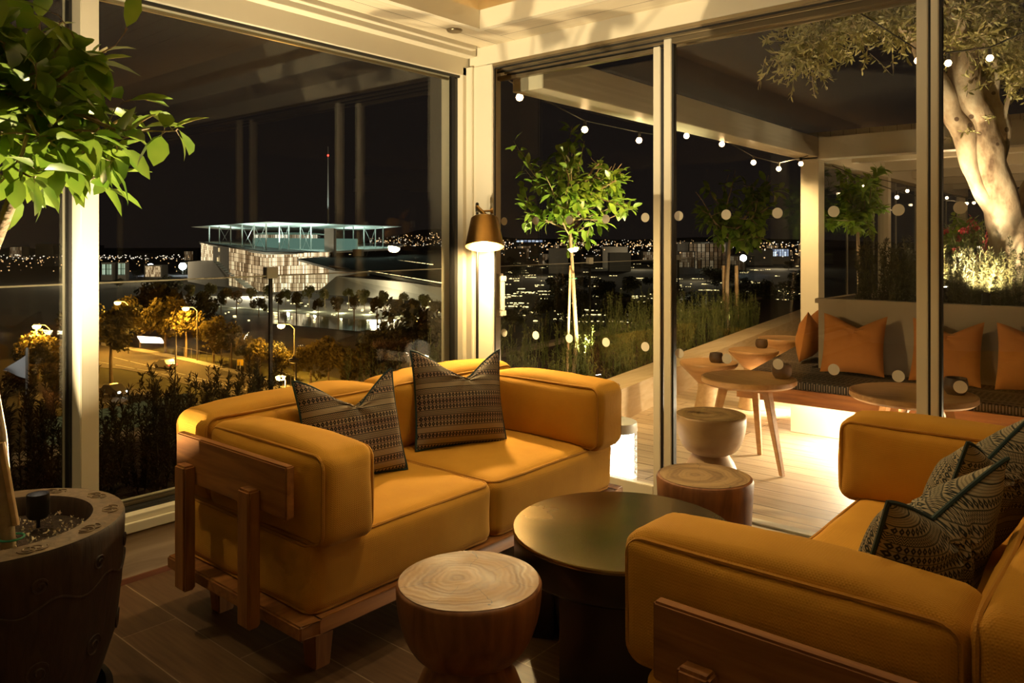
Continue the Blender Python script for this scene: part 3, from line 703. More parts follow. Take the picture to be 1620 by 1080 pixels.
bowl_stool((-1.97, 4.05, 0), .196, .45, 'stool_side_pale', 'ring_top_pale', 'pale bowl-shaped wooden stool out on the deck behind the glass', seed=3)
t = empty('log_stool', (-1.465, 2.95, 0), 0, 'solid log stool with a dished top beside the glass doors', 'stool')
wob = lambda a, z: .014 * math.sin(2 * a + 1) + .010 * math.sin(3 * a) + .02 * (z - .2)
MB().lathe([(0, 0), (.178, 0), (.182, .02), (.180, .2), (.190, .38), (.193, .435), (.188, .447), (.178, .45)], 56, wob, False).build('body', 'stool_side', t, smooth=True)
MB().lathe([(0, -.040), (.06, -.037), (.12, -.024), (.16, -.008), (.180, .0)], 56, wob).move((0, 0, .4515)).build('seat_top', 'ring_top_pale', t, smooth=True)
# black drum table with brass top
t = empty('coffee_table', (-1.45, 2.30, 0), 0, 'round black coffee table with a cloudy brass top between the two sofas', 'table')
r = .382
MB().lathe([(0, .408), (r - .004, .408), (r, .412), (r, .421), (r - .003, .424), (0, .424)], 96).build('tabletop', 'brass_top', t, smooth=True)
MB().lathe([(0, .30), (r - .02, .30), (r - .006, .315), (r - .004, .408), (0, .408)], 96).build('apron', 'black_paint', t, smooth=True)
for k in range(3):
    a = math.radians(-62 + 120 * k); c, s = math.cos(a), math.sin(a)
    arc = [(a + math.radians(q * 6)) for q in range(-5, 6)]
    poly = [((r - .03) * math.cos(q), (r - .03) * math.sin(q)) for q in arc] + [((r - .14) * math.cos(q), (r - .14) * math.sin(q)) for q in arc[::-1]]
    MB().prism(poly, 0, .305).build('leg', 'black_paint', t, bevel=.003)
MB().lathe([(0, .06), (.22, .06), (.24, .18), (.22, .30), (0, .30)], 48).build('core', 'black_paint', t, smooth=True)

# ================================================================== FLOOR LAMP in the corner
LX, LY = -3.125, 3.36
t = empty('floor_lamp', (LX, LY, 0), 0, 'slim floor lamp with a tapered brass shade in the corner behind the sofa', 'lamp')
MB().lathe([(0, 0), (.115, 0), (.118, .006), (.10, .014), (.014, .02), (0, .02)], 40).build('base', 'dark_metal', t, smooth=True)
dx = Vector((-ray(770, 400).x, -ray(770, 400).y, 0)).normalized()
MB().tube([(0, 0, .015), (0, 0, 1.0), (0, 0, 1.60)], .0085, 12).tube([(0, 0, 1.60), dx * .004 + Vector((0, 0, 1.632)), dx * .02 + Vector((0, 0, 1.645)), dx * .05 + Vector((0, 0, 1.60))], .010, 10).build('pole', 'dark_metal', t, smooth=True)
sh = dx * .085 + RGT * .045
MB().tube([dx * .035 + Vector((0, 0, 1.625)), sh + Vector((0, 0, 1.578))], .013, 10).tube([sh * .7 + Vector((0, 0, 1.60)), sh * .7 + RGT * .055 + Vector((0, 0, 1.602))], .006, 8).tube([sh * .7 + RGT * .05 + Vector((0, 0, 1.602)), sh * .7 + RGT * .062 + Vector((0, 0, 1.602))], .016, 12).build('joint', 'brass_bolt', t, smooth=True)
zt0, zb0 = 1.562, 1.385; TI = Matrix.Rotation(math.radians(-15), 3, RGT)
def tilt(m_, c=Vector((0, 0, 1.578))): return m_.move(-c).move(c, TI)
shade = tilt(MB().lathe([(0, zt0), (.070, zt0), (.080, zt0 - .008), (.112, zb0), (.110, zb0), (.077, zt0 - .010), (.0, zt0 - .004)], 64)).build('lamp_shade', 'brass_shade', t, smooth=True, loc=sh)
tilt(MB().lathe([(0, .0), (.018, 0.004), (.034, .03), (.030, .055), (.014, .075), (.012, .12), (0, .12)], 24).move((0, 0, zb0 + .018))).build('bulb', 'lamp_glow', t, smooth=True, loc=sh)
q = Vector((LX, LY, 0)) + sh
q = q - FWD * .045
lamp('POINT', (q.x, q.y, zb0 + .0), 105, (1, .70, .30), size=.03, name='lamp_light')

# ================================================================== BIG POT WITH LEMON TREE (inside, near the camera)
PX, PY = -2.515, .72
t = empty('carved_planter', (PX, PY, 0), 0, 'big dark carved wooden planter in front of the window, closest to the camera', 'planter')
wob = lambda a, z: .004 * math.sin(4 * a)
R0 = .325
pb = MB(); pb.lathe([(0, .10), (R0 * .70, .10), (R0 * .78, .13), (R0 * .93, .28), (R0 * .985, .45), (R0 * 1.0, .58), (R0 * 1.0, .607), (R0 * .985, .616), (R0 * .74, .618), (R0 * .725, .610), (R0 * .715, .56), (0, .555)], 80, wob)
rb = MB(); rb.lathe([(R0 * .74, .6185), (R0 * .99, .6165)], 80, wob, False)
# carved relief: two rows of curling tendrils round the wall and on the rim
cv = pb
for k in range(12):
    a0 = 2 * PI * k / 12
    for (zc, sgn, A) in ((.53, 1, .022), (.42, -1, .030), (.30, 1, .034)):
        pts = []
        for j in range(26):
            u = j / 25; th = u * 3.2 * PI; q = A * (1 - u * .82)
            aa = a0 + (sgn * q * math.cos(th)) / R0 + u * .02; z = zc + q * math.sin(th)
            rad = R0 * (.93 + (min(z, .58) - .28) * .20) if z < .45 else R0 * (.985 + (z - .45) * .115)
            pts.append((rad * 1.004 * math.cos(aa), rad * 1.004 * math.sin(aa), z))
        cv.tube(pts, .0034, 5)
    pts = []
    for j in range(40):
        u = j / 39; aa = a0 + u * 2 * PI / 12; z = .475 + .014 * math.sin(u * 2 * PI); rad = R0 * (.985 + (z - .45) * .115) * 1.002; pts.append((rad * math.cos(aa), rad * math.sin(aa), z))
    cv.tube(pts, .0035, 5)
cv.build('body', 'pot_wood', t, smooth=True)
cr = rb
for k in range(11):
    a0 = 2 * PI * k / 11
    for sg in (-1, 1):
        pts = []
        for j in range(24):
            u = j / 23; th = u * 3 * PI; q = .028 * (1 - u * .8); rr_ = R0 * .865 + q * math.sin(th); aa = a0 + sg * (.012 + q * math.cos(th) * .9) / R0 * 1.1
            pts.append((rr_ * math.cos(aa), rr_ * math.sin(aa), .6182))
        cr.tube(pts, .0022, 5)
cr.build('rim', 'rim_wood', t, smooth=True)
MB().lathe([(0, .555), (R0 * .715, .562)][::-1] + [(0, .575)], 48).build('soil', 'soil', t, smooth=True)
pl = MB()
for k in range(420):
    a = R.uniform(0, 2 * PI); q = R0 * .69 * math.sqrt(R.random()); s = R.uniform(.0016, .0075); c = Vector((q * math.cos(a), q * math.sin(a), .572 + .003 * R.random()))
    vs = [c + rv() * s for _ in range(6)]; pl.add(vs, [(0, 1, 2), (0, 2, 3), (1, 4, 2), (3, 4, 5), (0, 3, 5), (1, 5, 4)])
tag(pl.build('perlite', 'perlite', t), 'pale specks scattered over the soil', kind='stuff')
MB().lathe([(0, 0), (R0 * .86, 0), (R0 * .90, .015), (R0 * .90, .10), (R0 * .84, .105), (R0 * .80, .06), (0, .05)], 64).build('saucer', 'black_paint', t, smooth=True)
t = empty('lemon_tree', (PX, PY, .56), 0, 'leafy citrus tree lit from below, rising from the carved wooden planter', 'tree')
# trunk leaves the frame at its edge and the crown leans back in
b0 = at_d(14, 830, 2.12) ; b1 = at_d(-1, 690, 2.12); b2 = at_d(-30, 520, 2.08); b3 = at_d(-14, 400, 2.05); b4 = at_d(8, 345, 2.02); b5 = at_d(30, 288, 2.0); b6 = at_d(44, 225, 1.98); b7 = at_d(56, 165, 2.0); off = Vector((PX, PY, .56))
trunk = [b0 - off, b1 - off, b2 - off, b3 - off, b4 - off, b5 - off, b6 - off, b7 - off]; trunk[0].z = .0
lemon_tree(t, [tuple(q) for q in trunk], .019, tuple(at_d(66, 176, 2.0) - off), (.30, .30, .32), 22, 620, .10, 5)
o = MB().tube([b0 + RGT * .02 - off - Vector((0, 0, .0)), at_d(2, 700, 2.1) - off], .009, 8).build('stake', 'pale_wood', t, smooth=True)
MB().loop_tube([(trunk[0] + RGT * .008 + Vector((math.cos(a) * .030, math.sin(a) * .030, .04))) for a in [k * PI / 8 for k in range(16)]], .003).build('tie', 'green_tie', t)
q = at_d(46, 800, 2.22)
t = empty('spotlight', (-2.53, .83, .572), 0, 'small black spotlight staked in the soil of the carved planter', 'spotlight')
MB().lathe([(0, .03), (.026, .03), (.030, .04), (.030, .10), (.027, .10), (.024, .06), (0, .06)], 24).build('housing', 'black_paint', t, smooth=True)
MB().tube([(0, 0, 0), (0, 0, .035)], .006).build('stake', 'black_paint', t, smooth=True)
MB().lathe([(0, .068), (.023, .068)], 24).build('lens', 'spot_lens', t)

# ---- added unseen uplight and plant, leaves placed to throw shadows on the ceiling corner
L2 = Vector((-3.08, .12, .19))
t = empty('added_uplight', (L2.x, L2.y, 0), 0, 'added unseen black uplight beside the window, washing the ceiling corner', 'spotlight')
MB().lathe([(0, 0), (.06, 0), (.06, .012), (.012, .016), (.012, .09), (.035, .10), (.040, .165), (.036, .165), (.030, .12), (0, .12)], 28).build('housing', 'black_paint', t, smooth=True)
t = empty('shadow_plant', (-3.09, .47, 0), 0, 'added unseen plant in a pale pot, leaves set to shadow the ceiling corner', 'plant'); o_ = Vector((-3.09, .47, 0))
MB().lathe([(0, 0), (.05, 0), (.07, .15), (.062, .15), (.058, .13), (0, .13)], 36).build('pot', 'render_wall', t, smooth=True)
st = MB(); lf = MB(); rr = random.Random(8); tip = Vector((.03, .03, .34)); st.tube([(0, 0, .12), (.03, 0, .25), tuple(tip)], [.004, .003, .002], 8)
for tx, ty in ((-2.66, 3.30), (-2.50, 3.36), (-2.40, 3.28), (-2.80, 3.40), (-2.30, 3.40), (-2.60, 3.22), (-1.9, 3.35), (-3.2, 2.6), (-3.1, 3.0)):
    T = Vector((tx, ty, ZC)); p = L2 + (T - L2) * rr.uniform(.105, .125) - o_
    st.tube([tuple(tip), tuple(tip.lerp(p, .5) + Vector((0, 0, .02))), tuple(p)], .0009, 5)
    axis = (T - L2).normalized(); d = axis.orthogonal().normalized(); d = Matrix.Rotation(rr.uniform(0, 6.28), 3, axis) @ d
    leaf(lf, p, d + axis * .3, axis, .032, .017, .15, .2)
st.build('stem', 'bark_lemon', t); lf.build('foliage', 'lemon_leaf', t, smooth=True)
# ================================================================== TERRACE OUTSIDE THE DOORS
YO = YW + .34
def kx(Y): return -3.03 - .164 * (Y - 3.49)          # inner face of the skewed kerb
def bxl(Y): return -5.4 - .143 * (Y - 3.41)          # balustrade line
def skew_poly(xa_, ya, xb_, yb): return [(xa_(ya), ya), (xb_(ya), ya), (xb_(yb), yb), (xa_(yb), yb)]
S(MB().prism([(XW - .3, YO), (4.5, YO), (4.5, 18), (kx(18), 18)], -.12, -.004).build('floor_terrace', 'deck'))
S(MB().prism([(kx(3.83), 3.83), (kx(18), 18), (kx(18) - .30, 18), (kx(3.83) - .30, 3.83)], -.1, .255).build('trim_kerb', 'kerb_wood'))
S(MB().prism([(XW - .345, -7), (XW - .345, 3.8), (kx(3.8) - .30, 3.83), (kx(18) - .30, 18), (bxl(18) + .05, 18), (bxl(-7) + .05, -7)], -.25, .12).build('planter_bed', 'soil'))
S(MB().prism([(bxl(-7) + .05, -7), (bxl(18) + .05, 18), (bxl(18) - .12, 18), (bxl(-7) - .12, -7)], -1.2, .16).build('trim_edge', 'render_wall'))
S(MB().prism([(XW - .34, -8), (4.5, -8), (4.5, 18), (bxl(18), 18), (bxl(-8), -8)], -1.3, -.26).build('floor_slab', 'render_wall'))
# glass balustrade
bal = empty('glass_balustrade', (bxl(3.41), 3.41, .16), 0, 'frameless glass balustrade with small square clamps running outside both windows', 'balustrade')
joints = [-6.5, -4.1, -1.7, 3.41 - 2.6]
yj1 = None
def bal_y(px):   # where the balustrade line meets the column of pixels px
    r = ray(px, 400); return (-5.4 + .143 * 3.41) / (r.x / r.y + .143)
yj1, yj2 = bal_y(428), bal_y(933)
js = [-6.5, yj1 - 5.0, yj1, (yj1 + yj2) / 2 + 40, yj2, yj2 + 3.5, 17.5]
js = [j for j in js if j < 20]
for a, b in zip(js[:-1], js[1:]):
    pa, pb = Vector((bxl(a), a, 0)), Vector((bxl(b), b, 0)); u = (pb - pa).normalized(); n_ = Vector((-u.y, u.x, 0)) * .006
    o = MB().prism([tuple((q)[:2]) for q in (pa + u * .012 + n_, pb - u * .012 + n_, pb - u * .012 - n_, pa + u * .012 - n_)], .10, 1.155).build('glass_panel', 'clear_glass', None); o.parent = bal; o.location = -bal.location
    n2 = n_ * 1.3
    o = MB().prism([tuple((q)[:2]) for q in (pa + u * .012 + n2, pb - u * .012 + n2, pb - u * .012 - n2, pa + u * .012 - n2)], 1.155, 1.165).build('edge', 'white_metal', None); o.parent = bal; o.location = -bal.location  # pale metal strip stands in for light caught by the glass edge
for j in js[1:-1]:
    c = Vector((bxl(j), j, 0)) - bal.location
    bx('joint', (c.x - .012, c.y - .012, .0), (c.x + .012, c.y + .012, 1.0), 'black_gasket', bal)
    bx('clamp', (c.x - .03, c.y - .05, .98), (c.x + .03, c.y + .05, 1.07), 'white_metal', bal, .004)

# hedge bushes outside the tall window
rr = random.Random(3)
hg = [(at_X(px, 600, X).y, X, h) for px, X, h in ((22, -4.2, .70), (75, -4.3, .66), (120, -4.1, .60), (150, -4.0, .56), (228, -4.15, .50), (250, -4.0, .60), (292, -4.1, .64), (322, -4.3, .50), (346, -4.4, .56), (376, -4.5, .50), (404, -4.6, .55))]
names = ['at the pane edge beside the citrus leaves', 'behind the white flag', 'just before the cream mullion', 'just past the cream mullion', 'low one in front of the pale slats', 'tallest by the end of the slats', 'nearest the sofa corner', 'short one behind the sofa end', 'spiky one behind the sofa back', 'thin one in front of the road lamp', 'last of the row by the balustrade clamp']
for (y, x, h), nmz in zip(hg, names):
    mb = MB(); needle_bush(mb, (0, 0, 0), h, .27, 2600, rr, .03, .006, 13)
    o = mb.build('juniper_bush', 'hedge_leaf', None, loc=(x, y, .12)); tag(o, 'dark juniper bush in the window planter, ' + nmz, 'bush', 'juniper bushes outside the window')
# tufts of grass-like rosemary along the terrace kerb: nobody could count it
mb = MB(); rr = random.Random(12)
for k in range(340):
    y = rr.uniform(3.7, 11.5); x = rr.uniform(bxl(y) + .25, kx(y) - .38) if k % 3 else rr.uniform(kx(y) - .8, kx(y) - .36)
    if abs(y - 5.4) < .2 and x > -4.2 and x < -3.7: continue
    needle_bush(mb, (x, y, 0), rr.uniform(.34, .62) + .10 * (y > 8), .10, 150, rr, .026, .006, 3)
tag(mb.build('planter_greenery', 'grass_leaf', None, loc=(0, 0, .12)), 'upright grey-green rosemary filling the planter behind the kerb', 'plants', kind='stuff')

# ---- citrus trees outside
c = at_z(906, 596, .2)
t = empty('citrus_tree', (c.x, c.y, .12), 0, 'brightly uplit young citrus tree in the planter right behind the first glass door', 'tree')
dd = (c - Vector((0, 0, EYE))).dot(FWD); o_ = Vector((c.x, c.y, .12))
tr_ = [at_d(905, 600, dd) - o_, at_d(912, 540, dd) - o_, at_d(908, 470, dd) - o_, at_d(904, 400, dd) - o_, at_d(900, 350, dd) - o_]; tr_[0].z = 0
lemon_tree(t, tr_, .022, tuple(at_d(914, 296, dd) - o_), (.62, .62, .46), 22, 820, .115, 21)
MB().tube([at_d(897, 600, dd) - o_ , at_d(902, 420, dd) - o_], .012, 8).build('stake', 'pale_wood', t, smooth=True)
MB().loop_tube([at_d(906, 440, dd) - o_ + Vector((math.cos(a) * .035, math.sin(a) * .035, 0)) for a in [k * PI / 8 for k in range(16)]], .004).build('tie', 'green_tie', t)
# its spotlight
def garden_spot(loc, power, aim, label, angle=80, col=CREAM, soft=.02):
    t = empty('garden_spotlight', loc, 0, label, 'spotlight')
    MB().tube([(0, 0, 0), (0, 0, .07)], .006).build('stake', 'black_paint', t)
    d = (Vector(aim) - Vector(loc)).normalized(); b = Vector((0, 0, .09))
    MB().tube([b - d * .04, b + d * .05], .028, 14).build('housing', 'black_paint', t, smooth=True)
    MB().tube([b + d * .050, b + d * .052], .022, 14).build('lens', 'spot_lens', t)
    lamp('SPOT', Vector(loc) + b + d * .075, power, col, aim, soft, angle, .6, 'spot_light')
g = at_d(948, 590, dd - .25)
garden_spot((g.x, g.y, .12), 480, at_d(908, 330, dd), 'black garden spotlight at the foot of the uplit young citrus tree', 75, (1, .88, .45))
for px, by, cy_, d_, rad, lf, seed, lab in ((1152, 500, 330, 11.5, (.80, .80, .62), 620, 31, 'shadowy citrus tree further along the planter, with wrapped twin stakes'),):
    b = at_d(px, by, d_); t = empty('citrus_tree', (b.x, b.y, .12), 0, lab, 'tree'); o_ = Vector((b.x, b.y, .12))
    tr2 = [at_d(px, by, d_) - o_, at_d(px - 2, 450, d_) - o_, at_d(px + 1, 400, d_) - o_, at_d(px + 3, 370, d_) - o_]; tr2[0].z = 0
    lemon_tree(t, tr2, .035, tuple(at_d(px + 5, cy_, d_) - o_), rad, 16, lf, .17, seed)
    for q in (-6, 14): MB().tube([at_d(px + q, 505, d_ + .1) - o_, at_d(px + q - 1, 420, d_ + .1) - o_], .028, 8).build('stake', 'pale_wood', t)
b = at_d(1160, 505, 11.0); garden_spot((b.x, b.y, .12), 26, at_d(1152, 400, 11.5), 'small garden spotlight below the shadowy citrus tree', 50)

# ---- beams, corner column and pavilion roof
S(bx('trim_beam', (-3.25, YO, 2.39), (-3.0, 8.84, 2.61), 'cream_paint', bevel=.004))
S(bx('trim_beam', (-3.25, 8.84, 2.37), (4.5, 9.06, 2.61), 'cream_paint', bevel=.004))
S(bx('trim_column', (-3.20, 8.84, 0), (-3.0, 9.04, 2.40), 'cream_paint', bevel=.004))
S(bx('trim_column', (-3.20, 11.9, 0), (-3.06, 12.05, 2.40), 'cream_paint', bevel=.004))
S(bx('trim_column', (-3.20, 17.3, 0), (-3.04, 17.5, 2.40), 'cream_paint', bevel=.004))
S(bx('trim_beam', (-3.25, 9.06, 2.37), (-3.05, 17.6, 2.60), 'cream_paint'))
S(bx('ceiling_pavilion', (-3.25, 9.06, 2.62), (4.5, 17.6, 2.70), 'boards_y'))
for k in range(5):
    y = 10.2 + k * 1.5; S(bx('trim_beam', (-3.05, y, 2.44), (4.5, y + .16, 2.62), 'cream_paint'))
for k, (x, y) in enumerate(((-1.4, 9.7), (-.6, 11.0), (-.9, 12.6), (.6, 9.7))):
    o = MB().lathe([(0, 0), (.05, 0), (.055, .01), (.055, .02), (0, .02)], 24).build('pavilion_downlight', 'white_metal', None, loc=(x, y, 2.60))
    MB().lathe([(0, -.001), (.035, -.001)], 20).build('lens', 'bulb_far', o)
    tag(o, 'small round downlight in the pavilion ceiling between beams', 'ceiling light', 'pavilion downlights')
for x_, y_ in ((-1.9, 10.1), (-.8, 11.9), (0.2, 14.2), (.8, 10.6)): lamp('POINT', (x_, y_, 1.95), 14, (1, .66, .34), size=.1, name='pavilion_glow')
lamp('SPOT', (-1.2, 4.6, .5), 28, (1, .72, .40), (-2.6, 8.8, 2.4), .1, 110, .9, name='terrace_glow')
lamp('SPOT', (-2.95, 5.2, 2.34), 230, (1, .66, .30), (-4.0, 6.4, .3), .04, 110, .8, name='planter_fill')  # unseen lamps added under the beam to brighten the planter greenery
lamp('SPOT', (-2.95, 8.0, 2.34), 190, (1, .66, .30), (-4.2, 9.0, .3), .04, 110, .8, name='planter_fill')
gs = empty('glass_screen', (-3.12, 9.1, 0), 0, 'clear frameless glass screen along the pavilion side', 'glass screen')
for k in range(7):
    y = k * 1.15; bx('glass_panel', (-.006, y + .01, .26), (.006, y + 1.13, 2.34), 'clear_glass', gs)
    bx('joint', (-.008, y - .012, .26), (.008, y + .006, 2.34), 'steel_pole', gs)

# ---- planter with olive, bench, cushions
pw = S(MB().box((-2.07, 6.10, 0), (4.4, 6.16, .985)).box((-2.07, 6.16, 0), (-2.01, 7.9, .985)).box((-2.09, 6.08, .955), (4.4, 6.19, .99)).build('wall_planter', 'render_wall'))
S(MB().box((-2.01, 6.16, .2), (4.4, 7.9, .93)).build('planter_soil', 'soil'))
S(MB().box((-2.09, 7.85, 0), (4.4, 7.95, .99)).build('wall_planter_back', 'render_wall'))
def sl(Y): return -2.40 - .164 * (Y - 5.35)
t = empty('bench', (-2.0, 5.35, 0), 0, 'long built-in bench with a speckled grey pad, glowing underneath, along the planter wall', 'bench')
def bp_(name, poly, z0, z1, mat): 
    o = MB().prism([(p[0] + 2.0, p[1] - 5.35) for p in poly], z0, z1).build(name, mat, t, bevel=.006 if name == 'pad' else 0); return o
seat = [(sl(5.35), 5.35), (4.3, 5.35), (4.3, 6.09), (-2.10, 6.09), (-2.10, 8.3), (sl(8.3), 8.3)]
bp_('seat_board', seat, .30, .40, 'teak_x')
inn = [(sl(5.4) + .03, 5.37), (4.3, 5.37), (4.3, 6.08), (-2.11, 6.08), (-2.11, 8.28), (sl(8.28) + .04, 8.28)]
bp_('pad', inn, .40, .455, 'bench_pad')
bp_('plinth', [(sl(5.8) + .3, 5.8), (4.3, 5.8), (4.3, 6.05), (-2.12, 6.05), (-2.12, 8.2), (sl(8.2) + .3, 8.2)], 0, .30, 'cream_paint')
bx('light_strip', (-.15, .30, .288), (3.3, .33, .298), 'led_strip', t)
bx('light_strip', (-.36, .8, .288), (-.34, 2.7, .298), 'led_strip', t)
lamp('AREA', (-1.5, 5.62, .28), 110, (1, .82, .55), (-1.6, 5.3, 0), .3, name='bench_light')
lamp('AREA', (-.7, 5.62, .28), 90, (1, .82, .55), (-.8, 5.3, 0), .3, name='bench_light')
lamp('AREA', (.3, 5.62, .28), 18, (1, .82, .55), (.2, 5.3, 0), .3, name='bench_light')
lamp('AREA', (-2.40, 6.4, .28), 32, (1, .80, .50), (-2.9, 6.8, 0), .25, name='bench_light')
def cush(px, Y, rz, lean, roll, size, lab, seed):
    q = at_Y(px, 560, Y); o = pillow('throw_cushion', size, .17, 'orange_fabric', None, .07, seed, 26)
    place_pillow(o, (q.x, Y, .465), rz, lean, roll); tag(o, lab, 'cushion', 'orange cushions on the bench'); return o
cush(1347, 5.86, math.radians(3), math.radians(-14), 0, .44, 'orange cushion on the bench, whole one against the planter wall corner', 2)
cush(1493, 5.86, math.radians(-2), math.radians(-14), 0, .44, 'orange cushion on the bench, cut by the dark door stile', 5)
cush(1638, 5.86, math.radians(2), math.radians(-14), 0, .44, 'orange cushion on the bench, next to the frame edge', 8)
o = pillow('throw_cushion', .42, .16, 'orange_fabric', None, .07, 3, 26); place_pillow(o, (-2.27, 6.38, .465), math.radians(-84), math.radians(-10), 0)
tag(o, 'orange cushion on the bench, seen edge-on round the end of the planter', 'cushion', 'orange cushions on the bench')

rr = random.Random(40)
labs = ['beside the column end', 'before the dark door stile', 'between the stile and the olive trunk', 'in front of the olive trunk', 'past the olive trunk', 'at the planter\'s far end']
for k in range(6):
    px = 1385 + k * 58; q = at_Y(px, 420, 6.55 + .1 * (k % 2)); mb = MB()
    for j in range(7): needle_bush(mb, (rr.uniform(-.24, .24), rr.uniform(-.26, .34), 0), rr.uniform(.42, .56), .14, 800, rr, .028, .007, 6)
    tag(mb.build('dark_shrub', 'shrub_leaf', None, loc=(q.x, q.y, .93)), 'dark feathery shrub in the raised planter, ' + labs[k], 'shrub', 'shrubs in the raised planter')
for px, hh, lb in ((1500, .62, 'nearest the door stile'), (1530, .66, 'middle one'), (1555, .70, 'closest to the olive trunk')):
    q = at_Y(px, 420, 7.5); mb = MB(); fl = MB()
    t = empty('flowering_plant', (q.x, q.y, .93), 0, 'small uplit plant with crimson flowers behind the shrubs, ' + lb, 'plant', 'crimson flowering plants')
    for j in range(26):
        e = Vector((rr.gauss(0, .09), rr.gauss(0, .09), rr.uniform(.3, hh))); st = Vector((e.x * .3, e.y * .3, 0)); mb.tube([st, e], .003, 4)
        for z in range(7): leaf(mb, st.lerp(e, rr.uniform(.4, .95)), rv(rr) + Vector((0, 0, .4)), Vector((0, 0, 1)), .07, .02)
        if j % 2:
            for z in range(14): leaf(fl, e + rv(rr) * .015, rv(rr), Vector((0, 0, 1)), .035, .018)
    mb.build('stems', 'grass_leaf', t); fl.build('flowers', 'red_flower', t)
q = at_Y(1502, 420, 7.2); garden_spot((q.x, q.y, 1.0), 16, (q.x + .3, q.y + .3, 1.5), 'little spotlight lighting the crimson flowers', 100)
q = at_Y(1545, 378, 7.7); garden_spot((q.x, q.y, 1.25), 10, (q.x + .5, q.y - .2, 1.9), 'little spotlight on a stem right of the crimson flowers', 100)

# ---- olive tree
DO = 5.9
def OP(px, py, d=DO): return at_d(px, py, d)
base = OP(1608, 455); t = empty('olive_tree', (base.x, base.y, .93), 0, 'old olive tree with a thick pale twisted trunk, uplit in the raised planter', 'tree'); o_ = Vector((base.x, base.y, .93))
K = DO / F
tk = MB()
def tr3(pts, rad, seg=14):
    P_ = [Vector(OP(*p)) - o_ for p in pts]
    # smooth resample
    out = []; rads = []
    for i in range(len(P_) - 1):
        p0 = P_[max(i - 1, 0)]; p1 = P_[i]; p2 = P_[i + 1]; p3_ = P_[min(i + 2, len(P_) - 1)]
        for s in range(5):
            u = s / 5; q = .5 * ((2 * p1) + (p2 - p0) * u + (2 * p0 - 5 * p1 + 4 * p2 - p3_) * u * u + (3 * p1 - p0 - 3 * p2 + p3_) * u ** 3)
            r_ = (rad[i] * (1 - u) + rad[i + 1] * u) * K; r_ *= 1 + .10 * noise.noise(q * 6)
            out.append(q + noise.noise_vector(q * 5) * r_ * .25); rads.append(r_)
    out.append(P_[-1]); rads.append(rad[-1] * K); tk.tube(out, rads, seg)
tr3([(1612, 470), (1604, 400), (1590, 335), (1567, 260), (1548, 200), (1530, 140), (1522, 75), (1514, 20), (1508, -40)], [46, 38, 27, 25, 26, 22, 21, 17, 12])
tr3([(1606, 420), (1585, 345), (1562, 315), (1538, 275), (1530, 240), (1522, 205), (1500, 165), (1480, 125), (1455, 75), (1432, 45), (1400, 30)], [26, 20, 15, 12, 14, 18, 17, 15, 11, 9, 5])
tr3([(1572, 285, DO + .06), (1577, 250, DO + .06), (1578, 225, DO + .05), (1578, 190, DO + .08), (1567, 160, DO + .08), (1566, 110, DO + .05), (1560, 60, DO), (1556, 0, DO)], [10, 15, 17, 20, 15, 13, 11, 8])
tr3([(1588, 190, DO), (1600, 140, DO), (1612, 100, DO)], [4, 3, 2], 6)
tr3([(1455, 80), (1470, 50), (1478, 10)], [7, 5, 4], 8); tr3([(1600, 390, DO + .1), (1625, 330, DO + .2), (1660, 250, DO + .2), (1700, 120, DO + .2)], [28, 22, 18, 12])
tr3([(1522, 75), (1560, 40), (1600, -10)], [9, 8, 5], 8)
tk.build('trunk', 'bark_olive', t, smooth=True)
ol = MB(); tw = MB(); rr = random.Random(77)
def olive_spray(c, rx, ry, n):
    for k in range(n):
        p = OP(c[0] + rr.gauss(0, rx), c[1] + rr.gauss(0, ry), DO + rr.uniform(-.5, .5)) - o_
        d = (rv(rr) + Vector((0, 0, -.55)) - RGT * .35).normalized(); ln = rr.uniform(.12, .24); e = p + d * ln; tw.tube([p, p.lerp(e, .5) + rv(rr) * .01, e], .0016, 3, False)
        for j in range(14):
            q = p.lerp(e, j / 14 + .05); leaf(ol, q, (d * .7 + rv(rr) * .8), rv(rr), rr.uniform(.04, .065), .016, .1, .1)
for c, rx, ry, n in (((1290, 55), 24, 20, 50), ((1252, 75), 14, 14, 22), ((1290, 95), 20, 10, 20), ((1335, 35), 26, 24, 70), ((1385, 15), 34, 22, 80), ((1430, 20), 24, 26, 55), ((1500, 10), 30, 26, 60), ((1560, 40), 30, 26, 70), ((1600, 70), 26, 22, 60), ((1610, 110), 20, 14, 35), ((1505, 60), 16, 26, 26), ((1560, -30), 80, 30, 120), ((1400, -40), 90, 28, 110), ((1650, 60), 40, 50, 90), ((1270, 20), 14, 18, 16), ((1518, 212), 5, 6, 3)):
    olive_spray(c, rx * .9, ry * .9, int(n * 1.25))
tw.build('twigs', 'bark_grey', t); ol.build('foliage', 'olive_leaf', t)
q = OP(1560, 440, DO - .60); garden_spot((q.x, q.y, .93), 200, OP(1572, 250, DO), 'spotlight hidden in the shrubs at the foot of the olive trunk', 115, (1, .80, .48))
q = OP(1500, 440, DO - .1); garden_spot((q.x, q.y, .95), 330, OP(1420, 40, DO), 'spotlight in the shrubs aimed into the olive crown', 80, (1, .76, .42))

